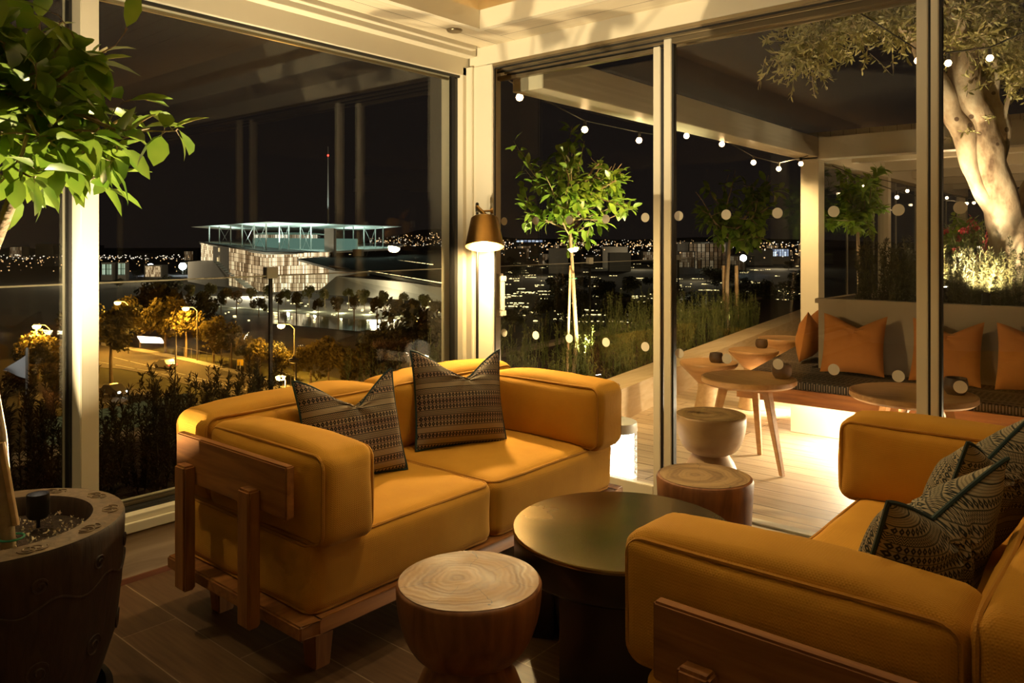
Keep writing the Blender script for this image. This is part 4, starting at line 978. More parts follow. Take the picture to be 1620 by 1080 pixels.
# ---- terrace tables, cups, lantern
def leg_table(c, r, top_z, rz, label):
    t = empty('round_table', (c[0], c[1], 0), rz, label, 'table')
    MB().lathe([(0, top_z - .045), (r - .02, top_z - .045), (r, top_z - .03), (r, top_z - .004), (r - .012, top_z), (r - .022, top_z - .006), (0, top_z - .006)], 64).build('tabletop', 'table_wood', t, smooth=True)
    for k in range(3):
        a = 2 * PI * k / 3; u = Vector((math.cos(a), math.sin(a), 0)); v = Vector((-u.y, u.x, 0)); p0 = u * (r * .52); p1 = u * (r * .95)
        mbx = MB(); vs = []
        for (p, z, s, w_) in ((p1, 0, .014, .014), (p0, top_z - .045, .026, .022)):
            for (i, j) in ((-1, -1), (1, -1), (1, 1), (-1, 1)): vs.append(p + u * (s * i) + v * (w_ * j) + Vector((0, 0, z)))
        mbx.add(vs, [(0, 3, 2, 1), (4, 5, 6, 7), (0, 1, 5, 4), (1, 2, 6, 5), (2, 3, 7, 6), (3, 0, 4, 7)]); mbx.build('leg', 'table_wood', t, bevel=.003)
        bx('brace', (0, -.018, top_z - .085), (r * .55, .018, top_z - .046), 'table_wood', t).rotation_euler = (0, 0, a)
    return t
lt = at_z(1184, 596, .56)
leg_table((lt.x, lt.y), .293, .56, math.radians(-22), 'round three-legged wooden table on the deck with one dark cup near its rim')
rt = at_z(1443, 620, .56)
leg_table((rt.x, rt.y), .333, .56, math.radians(30), 'round wooden table on the deck partly hidden behind the far sofa arm')
def mush(c, r, H, label):
    t = empty('mushroom_table', (c[0], c[1], 0), 0, label, 'table', 'mushroom side tables by the kerb')
    MB().lathe([(0, 0), (r * .62, 0), (r * .60, .02), (r * .36, H * .60), (r * .38, H * .68), (0, H * .68)], 40).build('base', 'pale_wood', t, smooth=True)
    MB().lathe([(0, H * .66), (r * .38, H * .68), (r * .85, H - .055), (r * .99, H - .022), (r, H - .01), (r * .98, H), (0, H)], 48).build('tabletop', 'table_wood', t, smooth=True)
m1, m2, m3 = at_z(1121, 572, .5), at_z(1192, 553, .5), at_z(1237, 534, .5)
mush(m1, .22, .5, 'mushroom-shaped wooden side table just behind the three-legged table, dark cup on it')
mush(m2, .21, .5, 'mushroom-shaped wooden side table in the middle of the row, dark cup at its back')
mush(m3, .22, .5, 'empty mushroom-shaped wooden side table farthest along, beside the edge-on cushion')
for c, z, s, lb in ((at_z(1237, 597, .56), .56, 1.15, 'dark wooden candle cup on the rim of the three-legged deck table'), (at_z(1133, 573, .5), .5, 1, 'dark wooden candle cup on the nearest mushroom-shaped table'), (at_z(1205, 550, .5), .5, 1, 'dark wooden candle cup on the middle mushroom-shaped table'), (at_z(1512, 622, .56), .56, 1.2, 'dark wooden candle cup on the table behind the far sofa arm')):
    t = empty('candle_cup', (c.x, c.y, z - .005), 0, lb, 'cup'); z_ = s
    MB().lathe([(0, 0), (.036 * s, 0), (.050 * s, .022 * s), (.053 * s, .045 * s), (.047 * s, .078 * s), (.040 * s, .080 * s), (.041 * s, .05 * s), (0, .045 * s)], 32).build('body', 'cup_wood', t, smooth=True)
    MB().lathe([(0, .046 * s), (.026 * s, .046 * s), (.026 * s, .066 * s), (0, .066 * s)], 20).build('candle', 'white_metal', t)
# lantern
c = at_z(977, 757, 0)
t = empty('lantern', (c.x, c.y, 0), 0, 'glowing white pierced metal lantern on the deck beyond the sofa end', 'lantern')
rl, hl = .115, .345
MB().lathe([(0, .02), (rl * .86, .02), (rl * .86, hl - .05), (0, hl - .05)], 40).build('glow', 'lantern_glow', t, smooth=True)
MB().lathe([(rl, hl - .055), (rl + .004, hl - .05), (rl, hl), (rl * .8, hl + .01), (0, hl + .012), (0, hl + .008), (rl * .7, hl - .01), (rl * .94, hl - .05)], 48).lathe([(0, 0), (rl, 0), (rl, .022), (0, .022)], 48).build('cap', 'lattice_white', t, smooth=True)
la = MB(); nn_ = 22
for row in range(8):
    z = .042 + row * .034
    for k in range(nn_):
        a = 2 * PI * (k + .5 * (row % 2)) / nn_; hexa = []
        for j in range(7):
            b = j * PI / 3; hexa.append(((rl) * math.cos(a + .075 * math.cos(b)), rl * math.sin(a + .075 * math.cos(b)), z + .0085 * math.sin(b)))
        la.tube(hexa, .0018, 3)
        la.tube([(rl * math.cos(a), rl * math.sin(a), z + .0085), (rl * math.cos(a), rl * math.sin(a), z + .0255)], .0016, 3)
la.build('lattice', 'lattice_white', t)
MB().tube([(0, 0, hl + .01), (0, 0, hl + .05)], .004, 6).loop_tube([(math.cos(k * PI / 8) * .022, 0, hl + .07 + math.sin(k * PI / 8) * .022) for k in range(16)], .003).build('handle', 'dark_metal', t)
lamp('POINT', (c.x, c.y, hl + .25), 0.6, (1, .8, .5), size=.1, name='lantern_light')

# ---- string lights
def festoon(pts, bulbs, label, mat='bulb_glow', r=.026, drop=.07):
    t = empty('string_light', pts[0], 0, label, 'string light'); o_ = Vector(pts[0])
    cb_ = MB(); cb_.tube([Vector(p) - o_ for p in pts], .005, 6); cb_.build('cable', 'cable', t)
    for b in bulbs:
        b = Vector(b) - o_; MB().tube([b + Vector((0, 0, drop)), b + Vector((0, 0, r * .8))], r * .55, 8).build('socket', 'cable', t)
        MB().lathe([(0, -r), (r * .7, -r * .7), (r, 0), (r * .75, r * .6), (r * .4, r), (0, r)], 12).build('bulb', mat, t, smooth=True, loc=b)
def depth_at(px): return 5.3 + (px - 822) / (1267 - 822) * 3.0
bl = [(822, 154), (925, 205), (1011, 222), (1086, 215), (1142, 228), (1192, 257), (1232, 267), (1267, 259)]
B3 = [at_d(x, y, depth_at(x)) for x, y in bl]
cp = [at_d(788, 117, 5.0)] + [b + Vector((0, 0, .07)) for b in B3[:3]] + [at_d(1048, 214, depth_at(1048))] + [at_d(1113, 195, depth_at(1113)), at_d(1142, 219, depth_at(1142))] + [b + Vector((0, 0, .06)) for b in B3[5:]] + [at_d(1287, 243, 8.75)]
festoon(cp, B3, 'string of eight warm bulbs sagging from the house corner to the far column')
bl = [(1395, 60), (1452, 96), (1500, 100), (1566, 92), (1640, 60)]
B3 = [at_d(x, y, 5.0) for x, y in bl]
festoon([at_d(1360, 20, 5.0)] + [b + Vector((0, 0, .07)) for b in B3] + [at_d(1700, 20, 5.0)], B3[1:], 'string of warm bulbs crossing in front of the olive trunk', r=.022, drop=.06)
rr = random.Random(5)
for i, (a, b, nB, lb) in enumerate(((((-3.0, 9.3, 2.33)), (-.6, 10.9, 2.3), 7, 'bulb string under the pavilion roof, nearest to the column'), ((-3.0, 11.2, 2.3), (1.2, 13.0, 2.3), 12, 'bulb string under the pavilion roof, middle one crossing behind the citrus'), ((-3.0, 13.5, 2.3), (2.2, 15.5, 2.3), 14, 'bulb string under the pavilion roof, farthest and most tightly spaced'), ((-3.0, 15.5, 2.3), (2.8, 16.9, 2.3), 14, 'bulb string at the very back of the pavilion'))):
    a, b = Vector(a), Vector(b); P_ = [a.lerp(b, k / (nB + 1)) - Vector((0, 0, .42 * math.sin(PI * k / (nB + 1)))) for k in range(nB + 2)]
    festoon(P_, [p - Vector((0, 0, .07)) for p in P_[1:-1]], lb, 'bulb_far', .024)
# pavilion citrus
for px, cy_, Y, rx, rz_, lf, seed, lb in ((1357, 322, 9.7, .46, .42, 1400, 51, 'dense citrus tree inside the pavilion, seen past the column'), (1512, 372, 11.5, .40, .32, 700, 52, 'dim citrus tree in the pavilion behind the door stile')):
    b = at_Y(px, 430, Y); t = empty('citrus_tree', (b.x, b.y, 0), 0, lb, 'tree')
    cz = at_Y(px, cy_, Y).z
    lemon_tree(t, [(0, 0, .3), (.02, 0, .8), (0, 0, cz - .35), (0, 0, cz - .2)], .025, (0, 0, cz), (rx, rx, rz_), 14, lf, .11, seed)
    MB().lathe([(0, 0), (.16, 0), (.21, .38), (.18, .38), (.17, .33), (0, .33)], 32).build('pot', 'render_wall', t, smooth=True)
b = at_Y(1330, 430, 9.4); garden_spot((b.x, b.y, .0), 60, at_Y(1345, 322, 9.7), 'floor spotlight in front of the dense pavilion citrus', 60)

# ---- things just past the balustrade
t = empty('slatted_screen', (0, 0, 0), 0, 'pale green slatted roof screen glimpsed low through the hedge', 'screen')
a = at_d(60, 650, 8.6); b = at_d(300, 630, 9.6); u = (b - a); u.z = 0; n_ = Vector((-u.y, u.x, 0)).normalized()
for k in range(12):
    z = -.55 - k * .16; p0, p1 = Vector((a.x, a.y, z)), Vector((b.x, b.y, z + .12))
    MB().solid([p0, p1, p1 + Vector((0, 0, -.145)), p0 + Vector((0, 0, -.145))], n_ * .03).build('slat', 'siding', t)
lamp('POINT', (a + b) / 2 + Vector((1.3, -.5, -1.6)), 30, (1, .9, .6), size=.05, name='slat_fill')  # unseen light added so the slats show through the hedge
fp = at_d(43, 550, 30); t = empty('flag', (fp.x, fp.y, -17.9), 0, 'white flag drooping from a pole beyond the hedge', 'flag')
MB().tube([(0, 0, 0), (0, 0, fp.z + 17.9)], .06, 8).build('pole', 'steel_pole', t)
w_ = RGT * -.95; z1 = fp.z + 17.9 - .25
vs = []; 
for i in range(9):
    for j in range(7):
        u_, v_ = i / 8, j / 6; vs.append(w_ * u_ + Vector((0, 0, z1 - v_ * .95 * (1 - u_) - u_ * .62)) + FWD * .06 * math.sin(u_ * 6 + v_ * 3))
MB().add(vs, [(i * 7 + j, i * 7 + j + 1, (i + 1) * 7 + j + 1, (i + 1) * 7 + j) for i in range(8) for j in range(6)]).build('cloth', 'flag_cloth', t, smooth=True)
lamp('POINT', fp + RGT * .3 - FWD * 2 + Vector((0, 0, .6)), 70, (1, .95, .9), size=.2, name='flag_light')
# ================================================================== THE CITY BELOW
GZ = -18.0
def G(px, py, z=GZ): return at_z(px, py, z)
S(MB().prism([(-6000, -2500), (3000, -2500), (3000, 7000), (-6000, 7000)], GZ - 1, GZ).build('ground', 'ground_dark'))
def gpoly(pts, z=GZ + .05):
    ps = [G(x, y) for x, y in pts]; return [(p.x, p.y) for p in ps]
def ground_patch(name, pts, mat, h=.08):
    return S(MB().prism(gpoly(pts), GZ, GZ + h).build(name, mat))
ground_patch('verge', [(100, 700), (420, 720), (560, 640), (540, 600), (420, 575), (200, 540), (60, 560), (60, 700)], 'verge', .04)
ground_patch('road', [(60, 540), (160, 546), (230, 558), (300, 573), (370, 591), (440, 612), (540, 650), (450, 672), (400, 648), (330, 620), (250, 595), (190, 584), (120, 580), (50, 580)], 'asphalt', .10)
ground_patch('pavement', [(160, 543), (230, 554), (300, 568), (370, 586), (440, 606), (560, 648), (545, 652), (440, 613), (370, 592), (300, 574), (230, 559), (160, 547)], 'concrete', .22)
ground_patch('motorway', [(40, 604), (120, 606), (200, 613), (280, 626), (380, 655), (420, 700), (260, 700), (180, 668), (100, 640), (30, 630)], 'asphalt', .10)
ground_patch('esplanade', [(290, 468), (420, 470), (700, 486), (760, 498), (760, 506), (560, 506), (430, 492), (290, 482)], 'concrete', .12)
ground_patch('canal', [(430, 493), (560, 502), (700, 506), (700, 520), (560, 524), (430, 512)], 'water', .10)
ground_patch('car_park', [(230, 495), (430, 500), (560, 530), (470, 560), (300, 525)], 'asphalt', .06)
ln = MB()
for (x0, y0, x1, y1, w_) in ((130, 612, 270, 636, 1.0), (130, 618, 250, 641, 1.0), (100, 624, 240, 655, 1.0), (80, 630, 200, 660, 1.0), (180, 566, 430, 628, .6), (150, 572, 330, 606, .5)):
    p, q = G(x0, y0), G(x1, y1); d = (q - p).normalized(); n_ = Vector((-d.y, d.x, 0)) * .13 * w_; L_ = (q - p).length; k = 0
    while k < L_:
        a, b = p + d * k, p + d * min(L_, k + 6); ln.prism([tuple(v[:2]) for v in (a + n_, b + n_, b - n_, a - n_)], GZ + .10, GZ + .13); k += 7
S(ln.build('lane_and_trail_lines', 'white_line'))  # lane markings; those on the lower road also stand in for headlight trails

def glow_mat(name, c1, c2, s, bars, rows, gen=True):
    m, nt, N, L, b = nm(name); N.remove(b)
    tc = N.new('ShaderNodeTexCoord'); sx = N.new('ShaderNodeSeparateXYZ'); L.new(tc.outputs['UV'], sx.inputs[0])
    u, v = sx.outputs[0], sx.outputs[1]
    bar = mth(N, L, 'GREATER_THAN', mth(N, L, 'FRACT', mth(N, L, 'MULTIPLY', u, bars)), .22)
    row = mth(N, L, 'GREATER_THAN', mth(N, L, 'FRACT', mth(N, L, 'MULTIPLY', v, rows)), .14)
    cx_ = mth(N, L, 'FLOOR', mth(N, L, 'MULTIPLY', u, bars)); cb2 = N.new('ShaderNodeCombineXYZ'); L.new(cx_, cb2.inputs[0]); L.new(mth(N, L, 'FLOOR', mth(N, L, 'MULTIPLY', v, rows * .5)), cb2.inputs[1])
    wn = N.new('ShaderNodeTexWhiteNoise'); wn.noise_dimensions = '2D'; L.new(cb2.outputs[0], wn.inputs['Vector'])
    f = mth(N, L, 'MULTIPLY', mth(N, L, 'MULTIPLY', bar, mth(N, L, 'ADD', mth(N, L, 'MULTIPLY', row, .6), .4)), mth(N, L, 'ADD', mth(N, L, 'MULTIPLY', mth(N, L, 'POWER', wn.outputs['Value'], 1.6), 1.3), .22))
    mx = N.new('ShaderNodeMix'); mx.data_type = 'RGBA'; L.new(wn.outputs['Value'], mx.inputs[0]); mx.inputs[6].default_value = (*c1, 1); mx.inputs[7].default_value = (*c2, 1)
    e = N.new('ShaderNodeEmission'); L.new(mx.outputs[2], e.inputs[0]); L.new(mth(N, L, 'MULTIPLY', f, s), e.inputs[1]); L.new(e.outputs[0], N['Material Output'].inputs[0])
    m.cycles.emission_sampling = 'NONE'; M[name] = m
glow_mat('facade_glow', (1, .60, .27), (1, .82, .52), 1.7, 44, 9)
glow_mat('facade_dim', (1, .56, .24), (1, .76, .44), .9, 26, 9)
glow_mat('gallery_glow', (1, .70, .35), (1, .95, .75), .75, 30, 1)
def facade(name, pl, off, mat, parent):   # solid slab with UVs over its front quad: bottom-left, bottom-right, top-right, top-left
    o = MB().solid(pl, off).build(name, mat, parent); uv = o.data.uv_layers.new(name='UVMap')
    cs = [(0, 0), (1, 0), (1, 1), (0, 1)]
    for p in o.data.polygons:
        for li, vi in zip(p.loop_indices, p.vertices): uv.data[li].uv = cs[vi % 4]
    return o

# ---- the great glass hall with the flying canopy
hall = empty('glass_hall', (0, 0, 0), 0, 'huge lit glass cultural hall under a thin flat canopy on slender columns', 'building')
DW = FWD * 6
D_ = at_d
facade('glass_front', [D_(421, 463, 318), D_(520, 462, 340), D_(520, 399, 340), D_(421, 401, 318)], DW, 'facade_glow', hall)
facade('glass_front', [D_(362, 452, 350), D_(421, 463, 318), D_(421, 401, 318), D_(362, 392, 350)], DW, 'facade_dim', hall)
facade('glass_front', [D_(318, 412, 385), D_(337, 412, 372), D_(337, 388, 372), D_(318, 384, 385)], DW, 'facade_glow', hall)
MB().solid([D_(337, 412, 372), D_(362, 440, 350.5), D_(362, 391, 350.5), D_(337, 387, 372)], DW).build('wall', 'concrete', hall)
for (x0, y0) in ((345, 392), (349, 392), (343, 407), (348, 407)): MB().solid([D_(x0, y0, 364), D_(x0 + 2.2, y0, 362), D_(x0 + 2.2, y0 + 6, 362), D_(x0, y0 + 6, 364)], DW * .02).build('window', 'window_lit', hall)
MB().solid([D_(297, 445, 400), D_(330, 452, 375), D_(372, 462, 352), D_(337, 411, 374), D_(318, 412, 388), D_(297, 414, 402)], DW * 3).build('wall', 'concrete', hall)
st = MB()
for k in range(16):
    u = k / 16; a = Vector((336 + 62 * u, 412 + 51 * u, 0)); dpt = 366 - 44 * u
    st.solid([D_(a.x, a.y, dpt), D_(a.x + 13, a.y - .5, dpt - 3), D_(a.x + 15, a.y + 1.6, dpt - 4), D_(a.x + 2, a.y + 2.1, dpt - 1)], FWD * 1.5 + Vector((0, 0, -.6)))
st.build('stairway', 'canopy_white', hall)
roof = [D_(316, 383, 388), D_(421, 399.5, 316), D_(505, 398.5, 338), D_(625, 392, 400), D_(640, 386, 520), D_(380, 379, 520)]
MB().solid(roof, Vector((0, 0, -.9))).build('roof_terrace', 'canopy_white', hall)
MB().solid([D_(315, 384, 388), D_(421, 401.5, 315.6), D_(505, 400.5, 337.6), D_(505, 398, 337.6), D_(421, 398.5, 315.6), D_(315, 381.8, 388)], FWD * .8).build('green_edge', 'roof_dark', hall)
facade('upper_wall', [D_(400, 394, 362), D_(562, 396, 366), D_(562, 377.5, 366), D_(400, 376, 362)], DW, 'teal_wall_glow', hall)
facade('glass_gallery', [D_(401, 378.5, 372), D_(502, 378.5, 372), D_(502, 369.5, 372), D_(401, 369.5, 372)], DW, 'gallery_glow', hall)
MB().solid([D_(400, 369.5, 369), D_(420, 367.6, 366), D_(485, 367.6, 366), D_(504, 370, 370), D_(504, 371, 370), D_(400, 371, 369)], FWD * 20).build('gallery_roof', 'canopy_white', hall)
MB().solid([D_(513, 406, 345), D_(528, 406, 345), D_(528, 361, 345), D_(513, 361, 345)], FWD * 5).build('lift_tower', 'concrete', hall)
cp4 = [D_(302, 357.6, 408), D_(424, 353.4, 318), D_(636, 356.6, 400), D_(500, 360.5, 520)]
zc_ = sum(p.z for p in cp4) / 4
cp4 = [Vector((p.x, p.y, 11.1)) for p in cp4]
mb = MB(); mid = sum(cp4, Vector()) / 4
vs = [tuple(p) for p in cp4] + [tuple(mid.lerp(p, .72) + Vector((0, 0, -1.3))) for p in cp4] + [tuple(mid.lerp(p, .8) + Vector((0, 0, .5))) for p in cp4]
mb.add(vs, [(4, 5, 6, 7), (0, 1, 5, 4), (1, 2, 6, 5), (2, 3, 7, 6), (3, 0, 4, 7), (8, 11, 10, 9), (0, 8, 9, 1), (1, 9, 10, 2), (2, 10, 11, 3), (3, 11, 8, 0)]).build('canopy', 'canopy_white', hall)
def edge_d(x): return 318 + (421 - x) / 105 * 62 if x < 421 else 318 + (x - 421) / 185 * 66
for x in (331, 347, 365, 383, 402, 421, 442, 457, 475, 492, 544, 559, 576, 594, 606):
    d = edge_d(x) + 12; bot = at_d(x, 383 + (x - 316) * .155 if x < 421 else 399 - (x - 421) * .03, d); top = Vector((bot.x, bot.y, 10.6)); MB().tube([bot - Vector((0, 0, 1)), top], .28, 6).build('column', 'canopy_white', hall)
br = MB()
for (x0, x1) in ((347, 365), (383, 402), (402, 421), (442, 457), (475, 492), (576, 594)):
    a, b = at_d(x0, 386 + (x0 - 316) * .12, edge_d(x0) + 12), at_d(x1, 386 + (x1 - 316) * .12 if x1 < 425 else 398, edge_d(x1) + 12)
    br.tube([a, Vector((b.x, b.y, 10.3))], .07, 4).tube([b, Vector((a.x, a.y, 10.3))], .07, 4)
br.build('bracing', 'canopy_white', hall)
m0 = at_d(519, 354, 360); lamp('SPOT', m0 + Vector((1.5, -1.5, 1.2)), 9000, (.9, 1, .95), m0 + Vector((0, 0, 30)), .3, 24, .6, name='mast_light'); MB().tube([m0, Vector((m0.x, m0.y, m0.z + 24)), Vector((m0.x, m0.y, m0.z + 36))], [.45, .2, .05], 8).build('mast', 'mast_lit' if 'mast_lit' in M else 'canopy_white', hall)
MB().tube([(m0.x, m0.y, m0.z + 31.5), (m0.x, m0.y, m0.z + 32.2)], .35, 8).build('beacon', 'red_beacon', hall)
for px, hh in ((432, 0), (470, 1), (497, 2), (537, 3), (551, 4)):
    pass
# lights for the hall
for x_, y_, d_ in ((350, 392, 380), (400, 396, 345), (440, 396, 335), (500, 394, 350), (560, 392, 385), (610, 390, 410)):
    q = at_d(x_, y_, d_); q.z = max(q.z, 2.0) + .6; lamp('SPOT', q, 9000, (.80, 1, .90), q + Vector((0, 0, 20)), 1.0, 160, .8, name='canopy_uplight')
lamp('POINT', at_d(400, 470, 290) + Vector((0, 0, 4)), 42000, (1, .84, .58), size=3, name='hall_floodlight')
lamp('POINT', at_d(600, 480, 240) + Vector((0, 0, 3)), 6000, (1, .82, .52), size=3, name='hall_floodlight')
lamp('POINT', at_d(700, 470, 250) + Vector((0, 0, 3)), 3500, (1, .82, .52), size=3, name='hall_floodlight')

op = empty('sloping_hall', (0, 0, 0), 0, 'low hall with a dark planted roof rising in a wedge over pale sloping walls', 'building')
MB().solid([D_(470, 409, 300), D_(530, 425, 270), D_(580, 428, 262), D_(640, 440, 240), D_(720, 452, 225), D_(760, 452, 225), D_(760, 408, 420), D_(660, 402, 450), D_(560, 402, 400)], Vector((0, 0, -.8))).build('green_roof', 'roof_dark', op)
MB().solid([D_(498, 465, 262), D_(532, 437, 266), D_(581, 437, 262), D_(640, 446, 240), D_(720, 458, 226), D_(720, 478, 226), D_(640, 474, 240)], FWD * 4).build('wall', 'concrete', op)
MB().solid([D_(520, 420, 276), D_(581, 430, 264), D_(581, 440, 264), D_(534, 438, 270), D_(500, 462, 282), D_(520, 462, 282)], FWD * 4).build('wall', 'concrete', op)
MB().solid([D_(558, 405, 330), D_(572, 405, 330), D_(572, 394, 330), D_(558, 394, 330)], FWD * 5).build('rooftop_box', 'concrete', op)
ed = MB()
for (x0, y0, d0, x1, y1, d1_) in ((585, 429.5, 261, 720, 451.5, 225), (555, 403, 398, 688, 419, 330)):
    for k in range(34):
        u = k / 34 + R.uniform(-.01, .01); a = at_d(x0 + (x1 - x0) * u, y0 + (y1 - y0) * u, d0 + (d1_ - d0) * u); ed.box(a - Vector((.35, .35, .1)), a + Vector((.35, .35, .22)))
ed.build('edge_lights', 'path_light', op)['kind'] = 'stuff'

# ---- generic trees
def crown_mesh(seed, n, mat, q=.42, flat=1.0):
    rr = random.Random(seed); mb = MB()
    lobes = [(Vector((rr.uniform(-.5, .5), rr.uniform(-.5, .5), rr.uniform(-.45, .5) * flat)), rr.uniform(.32, .55)) for _ in range(8)]
    for k in range(n):
        c, r_ = lobes[rr.randrange(8)]; p = c + rv(rr) * r_ * rr.uniform(.55, 1); d = rv(rr); e = d.orthogonal().normalized(); f = d.cross(e); s = q * rr.uniform(.12, .28)
        mb.add([p - e * s, p - f * s * .6, p + e * s, p + f * s * .6], [(0, 1, 2, 3)])
    me = bpy.data.meshes.new('foliage'); me.from_pydata(mb.v, [], mb.f); me.materials.append(M[mat]); return me
CR = {'y': [crown_mesh(s, 1500, 'tree_leaf') for s in (1, 2, 3)], 'd': [crown_mesh(s, 1100, 'tree_leaf_unlit') for s in (4, 5, 6)]}
tm = MB().tube([(0, 0, 0), (.02, 0, .5), (0, 0, 1)], [.06, .045, .03], 6); TM = bpy.data.meshes.new('trunk'); TM.from_pydata(tm.v, [], tm.f); TM.materials.append(M['bark_grey'])
def far_tree(base, crown_r, height, kind, name, label, group, k, sq=1.0):
    t = empty(name, tuple(base), R.uniform(0, 6), label, 'tree', group)
    f = link(bpy.data.objects.new('foliage', CR[kind][k % 3]), t); f.location = (0, 0, height - crown_r * .7 * sq); f.scale = (crown_r, crown_r, crown_r * sq)
    b = link(bpy.data.objects.new('trunk', TM), t); b.scale = (height * .45, height * .45, max(.5, height - crown_r)); return t
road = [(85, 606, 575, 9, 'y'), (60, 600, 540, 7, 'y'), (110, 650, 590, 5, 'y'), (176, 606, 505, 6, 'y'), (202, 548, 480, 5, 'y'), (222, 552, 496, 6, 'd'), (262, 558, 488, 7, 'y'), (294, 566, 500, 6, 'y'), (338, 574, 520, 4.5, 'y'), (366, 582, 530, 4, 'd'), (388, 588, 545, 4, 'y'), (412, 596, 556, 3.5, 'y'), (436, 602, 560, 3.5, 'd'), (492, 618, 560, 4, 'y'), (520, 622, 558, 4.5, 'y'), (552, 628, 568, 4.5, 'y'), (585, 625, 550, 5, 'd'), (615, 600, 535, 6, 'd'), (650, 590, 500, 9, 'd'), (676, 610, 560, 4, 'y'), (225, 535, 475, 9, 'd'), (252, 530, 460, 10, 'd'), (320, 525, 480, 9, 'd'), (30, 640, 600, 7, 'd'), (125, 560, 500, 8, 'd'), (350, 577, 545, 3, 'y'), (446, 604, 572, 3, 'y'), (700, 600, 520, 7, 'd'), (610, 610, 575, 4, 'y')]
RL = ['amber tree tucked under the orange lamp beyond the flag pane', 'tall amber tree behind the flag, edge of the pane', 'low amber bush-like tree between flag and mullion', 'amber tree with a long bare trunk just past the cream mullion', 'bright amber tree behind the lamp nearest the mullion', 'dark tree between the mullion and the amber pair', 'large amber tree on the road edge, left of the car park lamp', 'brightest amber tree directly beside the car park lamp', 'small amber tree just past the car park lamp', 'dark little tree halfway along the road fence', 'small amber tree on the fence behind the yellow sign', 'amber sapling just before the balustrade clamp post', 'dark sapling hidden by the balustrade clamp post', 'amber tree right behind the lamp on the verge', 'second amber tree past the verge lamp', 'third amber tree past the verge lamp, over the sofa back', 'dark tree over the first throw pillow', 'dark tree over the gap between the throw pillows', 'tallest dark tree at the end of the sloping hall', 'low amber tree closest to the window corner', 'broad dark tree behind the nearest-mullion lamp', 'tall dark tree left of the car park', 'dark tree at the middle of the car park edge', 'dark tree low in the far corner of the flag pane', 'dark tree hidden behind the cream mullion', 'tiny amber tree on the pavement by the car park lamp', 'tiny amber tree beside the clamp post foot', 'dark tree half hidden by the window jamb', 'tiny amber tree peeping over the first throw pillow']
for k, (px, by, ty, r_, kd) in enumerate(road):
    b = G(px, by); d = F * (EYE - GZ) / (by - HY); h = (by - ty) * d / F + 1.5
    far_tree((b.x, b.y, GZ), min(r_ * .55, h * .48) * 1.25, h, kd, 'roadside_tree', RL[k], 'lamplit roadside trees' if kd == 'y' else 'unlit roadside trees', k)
for k in range(26):
    px = 300 + k * 15.5 + R.uniform(-4, 4); by = 476 + (px - 300) * .055 + (18 if k % 2 else 0) + R.uniform(-2, 2); b = G(px, by)
    far_tree((b.x, b.y, GZ), R.uniform(1.7, 2.5), R.uniform(5.2, 6.8), 'y', 'esplanade_tree', 'small spindly tree in the %s row in front of the great glass hall' % ('nearer' if k % 2 else 'farther'), 'esplanade trees, %s row' % ('nearer' if k % 2 else 'farther'), k, 1.2)
for k in range(9):
    px = 330 + k * 42; b = G(px, 484 + (px - 300) * .05); lamp('POINT', (b.x, b.y, GZ + 1.0), 900, (1, .92, .5), size=.4, name='tree_uplight')
def zone(px, py, a, b):
    w_ = 'beyond the tall window' if px < 700 else 'beside the brass lamp' if px < 900 else 'before the first door stile' if px < 1050 else 'behind the shadowy citrus' if px < 1180 else 'just before the terrace column'
    return w_, ('close to the planter greenery' if py > a else 'in the middle distance' if py > b else 'far off')
rr = random.Random(91)
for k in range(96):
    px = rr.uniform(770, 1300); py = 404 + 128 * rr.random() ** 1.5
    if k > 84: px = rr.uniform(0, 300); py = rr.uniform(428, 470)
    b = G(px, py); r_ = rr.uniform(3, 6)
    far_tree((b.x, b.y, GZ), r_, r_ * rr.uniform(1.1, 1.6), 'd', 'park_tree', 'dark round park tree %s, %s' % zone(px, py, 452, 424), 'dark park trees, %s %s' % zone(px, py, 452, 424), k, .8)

# ---- lamps, signs, cars
def street_lamp(px, hy, by, label, power=2600, head='sodium_head', arm=1.6, col=(1, .45, .065), s=1.0):
    b = G(px, by); d = F * (EYE - GZ) / (by - HY); H = (by - hy) * d / F
    t = empty('street_lamp', (b.x, b.y, GZ), 0, label, 'street lamp')
    side = -RGT * arm
    MB().tube([(0, 0, 0), (0, 0, H - .6), tuple(side * .4 + Vector((0, 0, H))), tuple(side + Vector((0, 0, H + .1)))], [.13, .09, .07, .06], 8).build('pole', 'steel_pole', t, smooth=True)
    hd_ = MB().tube([tuple(side * .95 + Vector((0, 0, H + .05))), tuple(side * 1.45 + Vector((0, 0, H + .05)))], .20, 8).build('housing', 'steel_pole', t, smooth=True)
    s *= 1.7
    MB().lathe([(0, -.30 * s), (.26 * s, -.2 * s), (.34 * s, 0), (.2 * s, .08), (0, .08)], 14).build('lamp_head', head, t, smooth=True, loc=side * 1.2 + Vector((0, 0, H - .12)))
    if power: lamp('POINT', Vector((b.x, b.y, GZ + H - .8)) + side * 1.2, power, col, size=.3, name='street_light')
street_lamp(312, 486, 572, 'orange street lamp standing on the road edge before the car park', 14000)
street_lamp(466, 513, 603, 'orange street lamp on the verge right of the balustrade clamp', 13000)
street_lamp(203, 477, 560, 'orange street lamp poking above the amber trees by the mullion', 15000)
street_lamp(79, 514, 600, 'orange street lamp beyond the pane with the flag', 12000)
street_lamp(452, 594, 655, 'low bright lamp close to the sofa back on the near verge', 4000, arm=.5, s=1.0)
street_lamp(278, 521, 640, 'unlit-looking grey lamp pole in front of the amber trees', 0, 'steel_pole', .6)
street_lamp(468, 566, 668, 'tall plain pole beside the lamp with the low bright head', 0, 'steel_pole', .2)
street_lamp(660, 500, 560, 'lamp among dark trees behind the sofa back', 3000, 'city_white', .8)
